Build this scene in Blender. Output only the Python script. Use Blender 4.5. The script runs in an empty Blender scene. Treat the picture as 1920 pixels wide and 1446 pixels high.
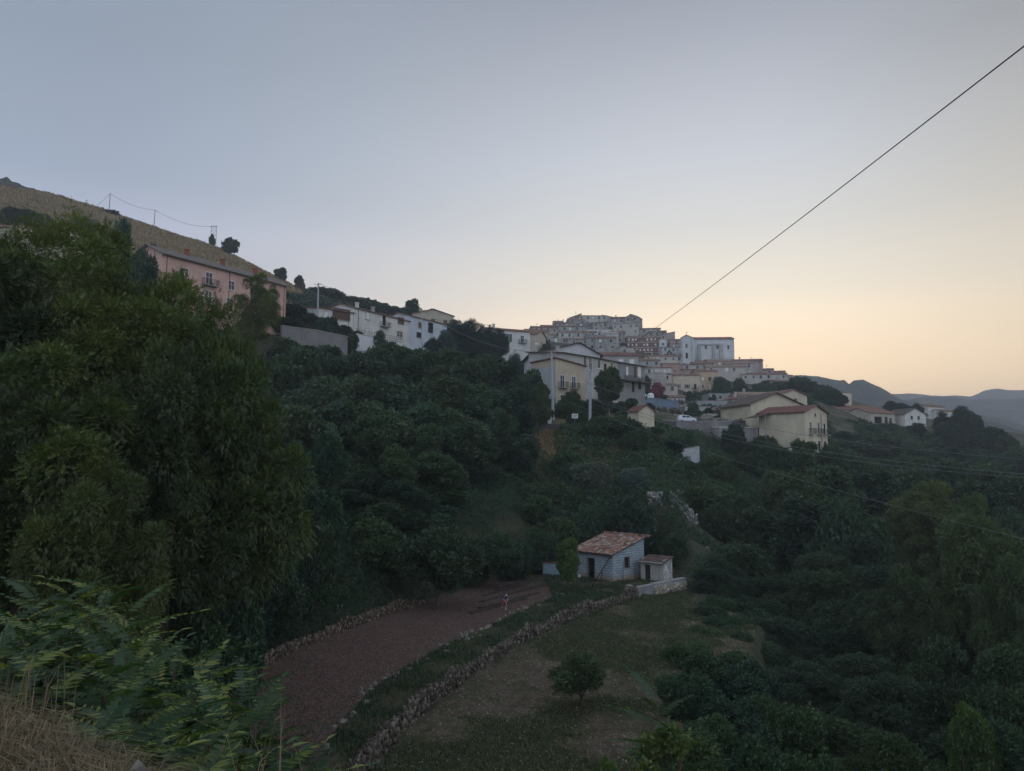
import bpy, bmesh, math, random
import numpy as np
from mathutils import Vector, Matrix
R = math.radians
random.seed(7); RNG = np.random.default_rng(7)
scn = bpy.context.scene
col = scn.collection
# ------------------------------------------------------------------ camera
FPX = 1423.0; PITCH = math.atan(137/FPX)
cam_d = bpy.data.cameras.new('camera'); cam = bpy.data.objects.new('camera', cam_d); col.objects.link(cam)
cam.location = (0, 0, 0); cam.rotation_euler = (R(90)+PITCH, 0, 0)
cam_d.sensor_fit = 'HORIZONTAL'; cam_d.sensor_width = 36; cam_d.lens = 36*FPX/1920
cam_d.clip_start = 0.1; cam_d.clip_end = 20000
scn.camera = cam
# ------------------------------------------------------------------ sky and sun (dusk, sun just behind the village)
SUN_AZ = R(15); SUN_EL = R(2.0)
world = bpy.data.worlds.new("World"); scn.world = world; world.use_nodes = True
nt = world.node_tree; nt.nodes.clear()
def N(t, typ, **kw):
    n = t.nodes.new(typ)
    for k, v in kw.items(): setattr(n, k, v)
    return n
def ramp(t, stops, interp='LINEAR'):
    n = N(t, 'ShaderNodeValToRGB'); cr = n.color_ramp; cr.interpolation = interp
    while len(cr.elements) > 1: cr.elements.remove(cr.elements[-1])
    cr.elements[0].position = stops[0][0]; c = stops[0][1]; cr.elements[0].color = (*c, 1) if len(c) == 3 else c
    for p, c in stops[1:]:
        e = cr.elements.new(p); e.color = (*c, 1) if len(c) == 3 else c
    return n
def mix(t, fac, a, b, blend='MIX'):
    n = N(t, 'ShaderNodeMix', data_type='RGBA', blend_type=blend)
    for i, x in ((0, fac), (6, a), (7, b)):
        if isinstance(x, (int, float)): n.inputs[i].default_value = x
        elif isinstance(x, tuple): n.inputs[i].default_value = (*x, 1) if len(x) == 3 else x
        else: t.links.new(x, n.inputs[i])
    return n.outputs[2]
def build_world():
    L = nt.links
    tc = N(nt, 'ShaderNodeTexCoord'); sp = N(nt, 'ShaderNodeSeparateXYZ'); L.new(tc.outputs['Generated'], sp.inputs[0])
    az = N(nt, 'ShaderNodeMath', operation='ARCTAN2'); L.new(sp.outputs[0], az.inputs[0]); L.new(sp.outputs[1], az.inputs[1])
    ab = N(nt, 'ShaderNodeMath', operation='ABSOLUTE'); L.new(az.outputs[0], ab.inputs[0])
    def ss(v, a, b):
        m = N(nt, 'ShaderNodeMapRange', interpolation_type='SMOOTHSTEP'); L.new(v, m.inputs[0]); m.inputs[1].default_value = R(a); m.inputs[2].default_value = R(b); return m.outputs[0]
    def rp(stops):
        r = ramp(nt, stops); L.new(sp.outputs[2], r.inputs[0]); return r.outputs[0]
    left = rp([(0, (.46,.48,.55)), (.15, (.46,.49,.58)), (.27, (.455,.50,.635)), (.32, (.35,.413,.525)), (.457, (.283,.34,.425)), (.7, (.26,.31,.40)), (1, (.30,.35,.44))])
    cent = rp([(0, (1.5,1.0,.55)), (.10, (1.45,1.08,.68)), (.14, (1.36,1.06,.72)), (.175, (1.26,1.04,.76)), (.21, (1.02,.92,.75)), (.29, (.75,.745,.72)), (.37, (.61,.64,.695)), (.54, (.325,.35,.415)), (.7, (.29,.32,.39)), (1, (.30,.35,.44))])
    rght = rp([(0, (1.2,.80,.42)), (.10, (1.10,.84,.52)), (.2, (.82,.72,.57)), (.31, (.565,.54,.49)), (.457, (.325,.335,.345)), (.7, (.28,.31,.37)), (1, (.30,.35,.44))])
    back = rp([(0, (.60,.65,.78)), (.15, (.80,.88,1.06)), (.4, (.80,.92,1.12)), (.75, (.60,.69,.84)), (1, (.38,.44,.54))])  # unseen sky behind the camera, brightened as added fill for the shaded sides
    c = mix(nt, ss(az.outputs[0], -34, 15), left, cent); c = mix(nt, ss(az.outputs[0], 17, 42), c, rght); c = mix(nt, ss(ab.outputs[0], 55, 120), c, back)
    sky = N(nt, 'ShaderNodeTexSky', sky_type='NISHITA'); sky.sun_disc = False; sky.sun_elevation = SUN_EL; sky.sun_rotation = SUN_AZ
    sky.air_density = 1.2; sky.dust_density = 1.5; sky.altitude = 900
    sk = N(nt, 'ShaderNodeVectorMath', operation='SCALE'); L.new(sky.outputs[0], sk.inputs[0]); sk.inputs[3].default_value = 0.10
    c = mix(nt, .05, c, sk.outputs[0], 'ADD')
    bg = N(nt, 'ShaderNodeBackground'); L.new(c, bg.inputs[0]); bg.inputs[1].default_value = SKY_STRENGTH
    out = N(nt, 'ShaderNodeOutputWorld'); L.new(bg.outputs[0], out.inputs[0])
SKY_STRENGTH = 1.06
build_world()
sun_d = bpy.data.lights.new('sun', 'SUN'); sun_d.energy = 0.25; sun_d.angle = R(3); sun_d.color = (1, .78, .55)
sun = bpy.data.objects.new('sun', sun_d); col.objects.link(sun)
sdir = Vector((math.sin(SUN_AZ)*math.cos(SUN_EL), math.cos(SUN_AZ)*math.cos(SUN_EL), math.sin(SUN_EL)))
sun.rotation_euler = sdir.to_track_quat('Z', 'Y').to_euler()
vs = scn.view_settings; vs.view_transform = 'Standard'; vs.look = 'None'; vs.gamma = 1; vs.exposure = 0
scn.render.engine = 'CYCLES'
cy = scn.cycles; cy.max_bounces = 5; cy.diffuse_bounces = 3; cy.glossy_bounces = 2; cy.transmission_bounces = 3; cy.transparent_max_bounces = 6; cy.volume_bounces = 1
# ------------------------------------------------------------------ geometry of view -> world points
CP, SP = math.cos(PITCH), math.sin(PITCH)
def P(px, py, Y):
    """world point seen at photo pixel (px,py) lying at distance Y ahead"""
    u = (px-960)/FPX; v = (723-py)/FPX
    y = CP - v*SP; z = SP + v*CP
    return Vector((u/y*Y, Y, z/y*Y))
def G(px, py, z):
    u = (px-960)/FPX; v = (723-py)/FPX
    y = CP - v*SP; zz = SP + v*CP
    s = z/zz
    return Vector((u*s, y*s, z))
# ------------------------------------------------------------------ object helpers
def meta(o, label=None, cat=None, group=None, kind=None):
    if label: o['label'] = label
    if cat: o['category'] = cat
    if group: o['group'] = group
    if kind: o['kind'] = kind
    return o
def empty(name, loc, rz=0, label=None, cat=None, group=None):
    o = bpy.data.objects.new(name, None); col.objects.link(o); o.location = loc; o.rotation_euler = (0, 0, rz)
    o.empty_display_size = .3
    return meta(o, label, cat, group)
def link_mesh(name, me, mat=None, parent=None, loc=(0,0,0), rot=(0,0,0)):
    o = bpy.data.objects.new(name, me); col.objects.link(o); o.location = loc; o.rotation_euler = rot
    if mat is not None and len(me.materials) == 0: me.materials.append(mat)
    if parent is not None: o.parent = parent
    return o
def np_mesh(name, V, F, attr=None, smooth=False):
    """V (n,3) array, F (m,k) array of equal-size faces"""
    V = np.asarray(V, np.float32); F = np.asarray(F, np.int32)
    me = bpy.data.meshes.new(name); m, k = F.shape
    me.vertices.add(len(V)); me.vertices.foreach_set('co', V.ravel())
    me.loops.add(m*k); me.loops.foreach_set('vertex_index', F.ravel())
    me.polygons.add(m); me.polygons.foreach_set('loop_start', np.arange(0, m*k, k, dtype=np.int32)); 
    me.polygons.foreach_set('loop_total', np.full(m, k, np.int32))
    if smooth: me.polygons.foreach_set('use_smooth', np.ones(m, bool))
    me.update(calc_edges=True)
    if attr is not None:
        for an, (dom, typ, arr) in attr.items():
            a = me.attributes.new(an, typ, dom)
            a.data.foreach_set('value' if typ == 'FLOAT' else 'color', np.asarray(arr, np.float32).ravel())
    return me
class MB:
    def __init__(s): s.v = []; s.f = []
    def add(s, vs, fs):
        b = len(s.v); s.v += [tuple(x) for x in vs]; s.f += [tuple(b+i for i in f) for f in fs]; return s
    def box(s, x0, x1, y0, y1, z0, z1):
        v = [(x0,y0,z0),(x1,y0,z0),(x1,y1,z0),(x0,y1,z0),(x0,y0,z1),(x1,y0,z1),(x1,y1,z1),(x0,y1,z1)]
        return s.add(v, [(0,3,2,1),(4,5,6,7),(0,1,5,4),(1,2,6,5),(2,3,7,6),(3,0,4,7)])
    def hull8(s, v): # 8 verts ordered like box
        return s.add(v, [(0,3,2,1),(4,5,6,7),(0,1,5,4),(1,2,6,5),(2,3,7,6),(3,0,4,7)])
    def prism(s, prof, x0, x1, axis='x'):
        """prof: list of (a,z) ccw; extruded along axis"""
        n = len(prof)
        mk = (lambda t, a, z: (t, a, z)) if axis == 'x' else (lambda t, a, z: (a, t, z))
        v = [mk(x0, a, z) for a, z in prof] + [mk(x1, a, z) for a, z in prof]
        f = [tuple(range(n))[::-1], tuple(range(n, 2*n))] + [(i, (i+1) % n, n+(i+1) % n, n+i) for i in range(n)]
        return s.add(v, f)
    def tube(s, pts, rad, n=8, cap=True):
        pts = [Vector(p) for p in pts]; m = len(pts)
        rad = rad if hasattr(rad, '__len__') else [rad]*m
        rings = []; b = len(s.v)
        for i, p in enumerate(pts):
            d = (pts[min(i+1, m-1)]-pts[max(i-1, 0)]).normalized()
            a = d.cross(Vector((0,0,1)))
            if a.length < .05: a = d.cross(Vector((1,0,0)))
            a.normalize(); c = d.cross(a)
            for k in range(n):
                t = 2*math.pi*k/n; s.v.append(tuple(p + (a*math.cos(t)+c*math.sin(t))*rad[i]))
        for i in range(m-1):
            for k in range(n): s.f.append((b+i*n+k, b+i*n+(k+1) % n, b+(i+1)*n+(k+1) % n, b+(i+1)*n+k))
        if cap: s.f.append(tuple(b+k for k in range(n))[::-1]); s.f.append(tuple(b+(m-1)*n+k for k in range(n)))
        return s
    def mesh(s, name):
        me = bpy.data.meshes.new(name); me.from_pydata(s.v, [], s.f); me.update(); 
        bm = bmesh.new(); bm.from_mesh(me); bmesh.ops.recalc_face_normals(bm, faces=bm.faces); bm.to_mesh(me); bm.free()
        return me
    def build(s, name, mat, parent=None, loc=(0,0,0), rot=(0,0,0), bevel=0, smooth=False):
        me = s.mesh(name)
        if smooth:
            for p in me.polygons: p.use_smooth = True
        o = link_mesh(name, me, mat, parent, loc, rot)
        if bevel:
            m = o.modifiers.new('bevel', 'BEVEL'); m.width = bevel; m.segments = 2; m.limit_method = 'ANGLE'
        return o
PXOF = {}
def copy_tree(o, loc, rz=0, scale=1.0, label=None, group=None):
    c = o.copy(); col.objects.link(c); c.location = loc; c.rotation_euler = (0, 0, rz)
    c.scale = (scale,)*3 if not hasattr(scale, '__len__') else scale
    if label: c['label'] = label
    if group: c['group'] = group
    for ch in o.children:
        d = ch.copy(); col.objects.link(d); d.parent = c
        for g in ch.children:
            e = g.copy(); col.objects.link(e); e.parent = d
    return c
# ------------------------------------------------------------------ noise
def _hash(i, j, s):
    h = (i*374761393 + j*668265263 + s*974634777) & 0xffffffff
    h = ((h ^ (h >> 13))*1274126177) & 0xffffffff
    return ((h ^ (h >> 16)) & 0xffff)/65535.0
def vnoise(x, y, s=0):
    x = np.asarray(x, float); y = np.asarray(y, float)
    i = np.floor(x).astype(np.int64); j = np.floor(y).astype(np.int64); fx = x-i; fy = y-j
    fx = fx*fx*(3-2*fx); fy = fy*fy*(3-2*fy)
    a = _hash(i, j, s); b = _hash(i+1, j, s); c = _hash(i, j+1, s); d = _hash(i+1, j+1, s)
    return (a*(1-fx)+b*fx)*(1-fy) + (c*(1-fx)+d*fx)*fy
def fbm(x, y, s=0, o=4):
    t = 0; a = .5; 
    for k in range(o): t = t+a*vnoise(np.asarray(x)*2**k, np.asarray(y)*2**k, s+k*17); a *= .5
    return t
# ------------------------------------------------------------------ materials
MATS = {}
def newmat(name):
    m = bpy.data.materials.new(name); m.use_nodes = True; t = m.node_tree
    b = t.nodes['Principled BSDF']; b.inputs['Specular IOR Level'].default_value = .25
    return m, t, b
def noise(t, vec, scale, detail=4, rough=.6):
    n = N(t, 'ShaderNodeTexNoise'); n.inputs['Scale'].default_value = scale; n.inputs['Detail'].default_value = detail; n.inputs['Roughness'].default_value = rough
    if vec is not None: t.links.new(vec, n.inputs['Vector'])
    return n.outputs[0]
def maprange(t, v, a, b, c=0, d=1):
    n = N(t, 'ShaderNodeMapRange'); t.links.new(v, n.inputs[0])
    for i, x in zip((1,2,3,4), (a,b,c,d)): n.inputs[i].default_value = x
    return n.outputs[0]
def scalevec(t, vec, s):
    n = N(t, 'ShaderNodeMapping'); n.inputs['Scale'].default_value = s; t.links.new(vec, n.inputs[0]); return n.outputs[0]
def bump(t, b, h, strength, dist):
    n = N(t, 'ShaderNodeBump'); n.inputs['Strength'].default_value = strength; n.inputs['Distance'].default_value = dist
    t.links.new(h, n.inputs['Height']); t.links.new(n.outputs[0], b.inputs['Normal'])
def objco(t): return N(t, 'ShaderNodeTexCoord').outputs['Object']
def poswd(t): return N(t, 'ShaderNodeNewGeometry').outputs['Position']
def plain(name, c, rough=.7, metal=0, var=.12, scale=3):
    k = ('plain', name, c)
    if k in MATS: return MATS[k]
    m, t, b = newmat(name); o = objco(t); n = noise(t, o, scale, 5)
    lo = tuple(x*(1-var*2) for x in c); hi = tuple(min(1, x*(1+var)) for x in c)
    t.links.new(mix(t, maprange(t, n, .3, .7), lo, hi), b.inputs['Base Color'])
    b.inputs['Roughness'].default_value = rough; b.inputs['Metallic'].default_value = metal
    MATS[k] = m; return m
def stucco(c, dirt=.35, streak=.25):
    k = ('stucco', c, dirt)
    if k in MATS: return MATS[k]
    m, t, b = newmat('stucco'); o = objco(t)
    n1 = noise(t, o, .35, 6, .65); n2 = noise(t, scalevec(t, o, (1.6, 1.6, .12)), 1.3, 4); n3 = noise(t, o, 9, 3)
    c1 = mix(t, maprange(t, n1, .35, .72), c, tuple(x*(1-dirt) for x in c))
    c2 = mix(t, maprange(t, n2, .5, .8, 0, streak*1.6), c1, tuple(x*.55 for x in c))
    c3 = mix(t, maprange(t, n3, .3, .7, 0, .2), c2, tuple(min(1, x*1.15) for x in c))
    t.links.new(c3, b.inputs['Base Color']); b.inputs['Roughness'].default_value = .9; bump(t, b, n3, .3, .02)
    MATS[k] = m; return m
def rubble(c=(.27,.26,.24), scale=2.2, mortar=(.36,.35,.33)):
    k = ('rubble', c, scale)
    if k in MATS: return MATS[k]
    m, t, b = newmat('rubble_stone'); o = scalevec(t, objco(t), (1, 1, 1.5))
    v = N(t, 'ShaderNodeTexVoronoi'); v.inputs['Scale'].default_value = scale; t.links.new(o, v.inputs[0])
    v2 = N(t, 'ShaderNodeTexVoronoi', feature='DISTANCE_TO_EDGE'); v2.inputs['Scale'].default_value = scale; t.links.new(o, v2.inputs[0])
    hs = N(t, 'ShaderNodeSeparateColor'); t.links.new(v.outputs['Color'], hs.inputs[0])
    c1 = mix(t, hs.outputs[0], tuple(x*.5 for x in c), tuple(x*1.35 for x in c))
    c2 = mix(t, maprange(t, v2.outputs[0], .02, .09), mortar, c1)
    n1 = noise(t, objco(t), .5, 5); c3 = mix(t, maprange(t, n1, .45, .75, 0, .55), c2, tuple(x*.6 for x in c))
    t.links.new(c3, b.inputs['Base Color']); b.inputs['Roughness'].default_value = .95; bump(t, b, v2.outputs[0], .6, .06)
    MATS[k] = m; return m
def rooftile(c=(.24,.13,.095), along='x'):
    k = ('tile', c, along)
    if k in MATS: return MATS[k]
    m, t, b = newmat('roof_tiles'); o = objco(t)
    w = N(t, 'ShaderNodeTexWave', wave_type='BANDS', bands_direction='X' if along == 'x' else 'Y'); w.inputs['Scale'].default_value = 1.25; w.inputs['Distortion'].default_value = .6; w.inputs['Detail'].default_value = 2
    t.links.new(o, w.inputs[0])
    n1 = noise(t, o, 1.1, 5, .7); n2 = noise(t, scalevec(t, o, (5, 5, 5)), 1, 3)
    c1 = mix(t, maprange(t, n1, .35, .65), tuple(x*.62 for x in c), c)
    c2 = mix(t, maprange(t, n2, .45, .7, 0, .75), c1, (c[0]*1.15, c[1]*1.35, c[2]*1.5))
    c3 = mix(t, maprange(t, w.outputs[0], 0, .5, .5, 0), c2, tuple(x*.4 for x in c))
    t.links.new(c3, b.inputs['Base Color']); b.inputs['Roughness'].default_value = .9; bump(t, b, w.outputs[0], .7, .06)
    MATS[k] = m; return m
GLASS = None
def glassmat():
    global GLASS
    if GLASS: return GLASS
    m, t, b = newmat('window_glass'); b.inputs['Base Color'].default_value = (.02,.024,.03,1); b.inputs['Roughness'].default_value = .12; b.inputs['Specular IOR Level'].default_value = .5
    GLASS = m; return m
def leafmat(name, dark, light, trans=.3, rough=.55, yellow=None):
    m = bpy.data.materials.new(name); m.use_nodes = True; t = m.node_tree; t.nodes.clear()
    out = N(t, 'ShaderNodeOutputMaterial'); at = N(t, 'ShaderNodeAttribute', attribute_name='var'); oi = N(t, 'ShaderNodeObjectInfo')
    c = mix(t, at.outputs['Fac'], dark, light)
    rv = ramp(t, [(0, (.62,.70,.78)), (.2, (.8,.9,.85)), (.4, (1.1,1.05,.8)), (.6, (.85,1.05,1.0)), (.8, (1.35,1.25,.85)), (1, (1.0,1.0,1.1))]); t.links.new(oi.outputs['Random'], rv.inputs[0])
    c = mix(t, 1.0, c, rv.outputs[0], 'MULTIPLY')
    if yellow: c = mix(t, maprange(t, at.outputs['Fac'], .93, 1), c, yellow)
    d = N(t, 'ShaderNodeBsdfDiffuse'); t.links.new(c, d.inputs[0])
    tr = N(t, 'ShaderNodeBsdfTranslucent'); t.links.new(mix(t, 1.0, c, (1.0,1.25,.45), 'MULTIPLY'), tr.inputs[0])
    g = N(t, 'ShaderNodeBsdfGlossy'); g.inputs['Roughness'].default_value = rough; g.inputs[0].default_value = (.75,.85,1,1)
    m1 = N(t, 'ShaderNodeMixShader'); m1.inputs[0].default_value = trans; t.links.new(d.outputs[0], m1.inputs[1]); t.links.new(tr.outputs[0], m1.inputs[2])
    m2 = N(t, 'ShaderNodeMixShader'); m2.inputs[0].default_value = .035; t.links.new(m1.outputs[0], m2.inputs[1]); t.links.new(g.outputs[0], m2.inputs[2])
    t.links.new(m2.outputs[0], out.inputs[0]); return m
def barkmat(c=(.10,.08,.065)): return plain('bark', c, .95, var=.25, scale=6)
# ------------------------------------------------------------------ terrain height field through surveyed points
ZG = -11.5            # garden terrace level
CT = []
def ct(px, py, Y, dz=0): v = P(px, py, Y); CT.append((v.x, v.y, v.z+dz))
for w in [(0,0,-1.6),(-4,1,-1.4),(4,0,-1.7),(-12,2,-.6),(14,0,-2.2),(-2.3,3.3,-1.32),(-3.2,4.6,-1.45),(-4.8,6.6,-2.0),(-1,3.4,-1.75),(0.2,3.2,-1.9),(-2,6,-2.8),(1,6,-4.2),(3,4.5,-3.6),(-8,6,-1.7),(-30,5,-1),(-60,0,3),(30,5,-6),(60,0,-10),
          (0,9,-6.2),(-6,9.5,-4.0),(6,9,-8),(-12,14,-5),(-2,16,-9.8),(8,16,-12.5),(-14,25,-8.0),(-24,25,-4.5),(-6,24,-11.2),(16,24,-15.5),(4,26,-13.2),(30,25,-17),
          (-18,36,-9),(-10,33,-11.5),(-28,34,-3),(-45,40,6),(-40,20,0),(0,-20,0),(-40,-20,4),(40,-20,-6),
          (30,45,-19),(45,50,-21),(25,60,-16.5),(50,80,-19),(40,100,-13),(62,100,-14),(70,60,-22),(90,120,-16),(60,140,-9),(90,30,-22),(150,100,-25),(140,200,-6)]: CT.append(w)
# slope behind the garden (under brambles)
for a in [(440,1180,46,-1.2),(600,1060,58,-1.5),(600,960,66,-1.6),(800,1010,66,-1.5),(800,920,78,-1.8),(960,1010,76,-1.0),(960,930,86,-1.3),(700,800,92,-7),(620,700,112,-8),
          (850,770,108,-5),(980,860,105,-.3),(1000,806,121,0),(940,806,121,0),(1120,806,124,0),(1090,900,100,-1),(1090,1000,80,-.8),(1180,960,88,-2.5),(1240,1000,82,-.6),(1240,930,92,-.6),
          (1300,1030,80,0),(1300,960,95,-1.5),(1260,870,112,-.5),(1340,880,118,-2),(1400,960,100,-4),(1450,1060,80,-4),(1420,1180,62,-2),(1380,1300,46,-1.5),(1500,1250,55,-4),
          (1500,900,128,-4),(1600,880,140,-5),(1700,870,160,-8),(1800,850,200,-9),(1900,840,230,-9)]: ct(*a)
# street level, left side
for a in [(560,660,128,-1.5),(640,660,135,-2),(430,610,130,-1),(330,585,122,-1),(150,560,115,-4),(0,520,110,-4),(700,650,158,-.3),(820,665,162,-.5),(560,610,165,-.5),(880,700,170,-3),(950,690,205,0),(1000,690,215,0),
          (300,520,150,2),(400,530,160,2)]: ct(*a)
# grass hill
for a in [(0,352,330,0),(100,366,330,0),(205,397,335,0),(290,429,335,0),(400,462,330,0),(500,510,325,0),(600,562,320,0),(700,578,310,-3),(800,606,300,-3),(0,470,180,0),(200,490,185,0),(350,510,190,0),(480,530,200,0),(600,585,210,0),(720,600,215,-3),
          (0,400,250,0),(200,440,250,0),(400,500,250,0),(540,545,262,0)]: ct(*a)
for p in [(-260,440,120),(-120,440,80),(-400,350,150),(-400,200,90),(-300,100,50),(-150,60,25),(-200,0,20),(-50,420,50)]: CT.append(p)
# road, car terrace, lower village
for a in [(1200,800,130,0),(1290,801,150,0),(1180,770,165,0),(1060,765,147,0),(1190,768,160,0),(1350,775,185,0),(1290,784,185,0),(1222,782,193,0),(1262,780,197,0),(1375,792,203,0),(1370,772,256,0),(1240,757,240,0),(1285,752,285,0),(1370,750,285,0),(1430,812,152,0),(1390,850,146,-1.5),(1540,840,150,-1.5),
          (1400,740,250,0),(1480,740,260,0),(1560,760,270,0),(1600,775,270,0),(1680,800,255,0),(1740,805,255,0),(1820,800,300,0),(1900,812,330,-2)]: ct(*a)
# village hill
for a in [(1010,665,270,0),(1050,650,330,0),(1100,660,330,0),(1120,632,385,0),(1060,625,390,0),(1150,612,430,0),(1195,634,430,0),(1210,668,395,0),(1240,700,345,0),(1180,690,300,0),(1300,678,375,0),(1370,675,378,0),(1300,744,310,0),(1345,744,310,0),(1310,700,350,0),(1400,736,322,0),(1400,712,350,0),(1440,722,370,0),
          (1500,722,430,0),(1420,745,300,0)]: ct(*a)
for p in [(60,480,50),(100,470,45),(0,480,40),(160,480,35),(60,520,20),(200,480,10),(250,350,0),(300,480,-30),(200,260,5)]: CT.append(p)
CTA = np.array(CT, float)
def _phi(d): return np.sqrt(d*d+9.0)
_n = len(CTA)
_A = _phi(np.linalg.norm(CTA[:, None, :2]-CTA[None, :, :2], axis=2)) - 1e-6*np.eye(_n)
_M = np.zeros((_n+3, _n+3)); _M[:_n, :_n] = _A+np.eye(_n)*-.12; _M[:_n, _n] = 1; _M[:_n, _n+1:] = CTA[:, :2]; _M[_n:, :_n] = _M[:_n, _n:].T
_W = np.linalg.solve(_M, np.r_[CTA[:, 2], 0, 0, 0])
def H0(x, y):
    x = np.atleast_1d(np.asarray(x, float)); y = np.atleast_1d(np.asarray(y, float)); out = np.empty(x.shape).ravel(); xf = x.ravel(); yf = y.ravel()
    for i in range(0, len(xf), 20000):
        a = xf[i:i+20000]; b = yf[i:i+20000]
        d = _phi(np.hypot(a[:, None]-CTA[None, :, 0], b[:, None]-CTA[None, :, 1]))
        out[i:i+20000] = d@_W[:_n] + _W[_n] + _W[_n+1]*a + _W[_n+2]*b
    return out.reshape(x.shape)
# garden terrace outline (world xy) : upper dry wall side and lower dry wall side
UW = [G(*p, ZG) for p in [(300,1345),(455,1272),(560,1212),(640,1184),(720,1152),(800,1132),(880,1102),(940,1078),(1010,1062),(1090,1060),(1215,1052),(1262,1060)]]
LW = [G(*p, ZG) for p in [(560,1520),(690,1408),(760,1330),(870,1248),(960,1192),(1050,1150),(1120,1126),(1172,1112),(1192,1104),(1283,1088)]]
POLY = np.array([(p.x, p.y) for p in UW] + [(p.x, p.y) for p in LW[::-1]])
LOWLINE = np.array([(p.x, p.y) for p in LW])
def inpoly(x, y, poly):
    c = np.zeros(x.shape, bool); n = len(poly)
    for i in range(n):
        x0, y0 = poly[i]; x1, y1 = poly[(i+1) % n]
        if y0 == y1: continue
        m = ((y0 > y) != (y1 > y)) & (x < (x1-x0)*(y-y0)/(y1-y0)+x0); c ^= m
    return c
def segdist(x, y, line, closed=False):
    d = np.full(x.shape, 1e9); n = len(line)
    for i in range(n if closed else n-1):
        a = line[i]; b = line[(i+1) % n]; e = b-a; t = np.clip(((x-a[0])*e[0]+(y-a[1])*e[1])/(e@e), 0, 1)
        d = np.minimum(d, np.hypot(x-a[0]-t*e[0], y-a[1]-t*e[1]))
    return d
MEADOW = np.array([(p.x, p.y) for p in LW] + [(16.5,70),(19,60),(15,50),(11,42),(9,34),(7,29),(-3,27.5),(-8,28)])
def meadow_z(x, y):
    d = segdist(x, y, LOWLINE)
    return ZG-.72 - .042*d*(1+.3*np.sin(x*.3)) - .0016*d*d + .22*(fbm(x*.5, y*.5, 3)-.5)
def H(x, y):
    x = np.atleast_1d(np.asarray(x, float)); y = np.atleast_1d(np.asarray(y, float))
    z = H0(x, y); near = (y < 90) & (y > 20) & (abs(x) < 40)
    if near.any():
        xn, yn, zn = x[near], y[near], z[near]
        # lower meadow first
        ins = inpoly(xn, yn, MEADOW); d = segdist(xn, yn, MEADOW, True); w = np.where(ins, 1, np.clip(1-d/2.5, 0, 1)); w = w*w*(3-2*w)
        zn = zn*(1-w)+meadow_z(xn, yn)*w
        ins = inpoly(xn, yn, POLY); d = segdist(xn, yn, POLY, True)
        dl = segdist(xn, yn, LOWLINE)
        w = np.where(ins, 1, np.where(dl < d+.05, 0, np.clip(1-d/2.5, 0, 1))); w = np.where(ins, 1, w*w*(3-2*w))
        g = ZG + .10*(fbm(xn*.8, yn*.8, 9)-.5)
        zn = zn*(1-w)+g*w
        z = z.copy(); z[near] = zn
    # natural roughness away from the terraces
    rough = np.clip((y-90)/60, 0, 1)
    return z + rough*(fbm(x*.12, y*.12, 5)-.47)*1.6 + (fbm(x*.6, y*.6, 6)-.47)*.35*(1-inpoly(x, y, POLY)*.9)
def h1(x, y): return float(H(x, y)[0])
def axis(segs):
    out = []
    for a, b, s in segs: out += list(np.arange(a, b, s))
    out.append(segs[-1][1]); return np.array(out)
def hide_fall(x, y, z): # far away the land drops to the plain
    d = np.hypot(x, y); return z
XS = axis([(-420,-130,7),(-130,-50,2.5),(-50,-22,1.0),(-22,20,.42),(20,50,1.0),(50,150,2.5),(150,420,7)])
YS = axis([(-40,0,4),(0,24,.7),(24,76,.42),(76,130,1.1),(130,260,2.5),(260,520,5)])
GX, GY = np.meshgrid(XS, YS); GZ = H(GX, GY)
nx, ny = len(XS), len(YS)
V = np.stack([GX.ravel(), GY.ravel(), GZ.ravel()], 1)
idx = np.arange(nx*ny).reshape(ny, nx)
F = np.stack([idx[:-1, :-1].ravel(), idx[:-1, 1:].ravel(), idx[1:, 1:].ravel(), idx[1:, :-1].ravel()], 1)
# land cover colours (albedo of the ground itself)
xf, yf, zf = V.T
C = np.zeros((len(V), 3)); C[:] = (.052, .058, .036)
def put(w, c):
    global C
    w = np.clip(w, 0, 1)[:, None]; C = C*(1-w)+np.array(c)*w
nz = fbm(xf*.05, yf*.05, 21); nf = fbm(xf*.4, yf*.4, 22); nff = fbm(xf*1.6, yf*1.6, 23)
hill = (yf > 168) & (xf < -20+(nz-.5)*30) 
put(hill*1.0, (.175, .13, .085)); put(hill*np.clip((nf-.5)*5, 0, .7), (.075, .065, .038)); put(hill*np.clip((fbm(xf*.08+3, yf*.2, 33)-.55)*9, 0, .8), (.06, .055, .032)); put(hill*np.clip((fbm(xf*.03, yf*.12, 31)-.52)*8, 0, .6), (.12, .092, .06))
vil = (yf > 180) & (xf >= -15); put(vil*np.clip((nf-.46)*5, 0, .8), (.12, .11, .09))
bank = (yf > 100) & (yf < 130) & (xf > -6) & (xf < 14); put(bank*np.clip((nff-.38)*5, 0, .9), (.17, .125, .075))
rock = (yf > 132) & (yf < 310) & (xf > 18) & (xf < 85); put(rock*np.clip((nff-.40)*6, 0, .8), (.15, .135, .11)); put(rock*np.clip((nf-.5)*7, 0, .8), (.05,.06,.035))
near = (yf < 7) ; put(near*1.0, (.19, .15, .10))
gi = inpoly(xf, yf, POLY); put(gi*1.0, (.086, .053, .042)); put(gi*np.clip((nff-.52)*6, 0, .8), (.115,.076,.062))
mi = inpoly(xf, yf, MEADOW); mi = np.where(mi, np.clip((segdist(xf, yf, MEADOW, True)+nff*2-.6)/1.6, 0, 1), 0); put(mi*1.0, (.062, .060, .032)); put(mi*np.clip((fbm(xf*.22+5, yf*.22, 41)-.50)*6, 0, .8), (.105, .080, .062)); put(mi*np.clip((nff-.5)*6, 0, .7), (.045,.058,.025))
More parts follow.
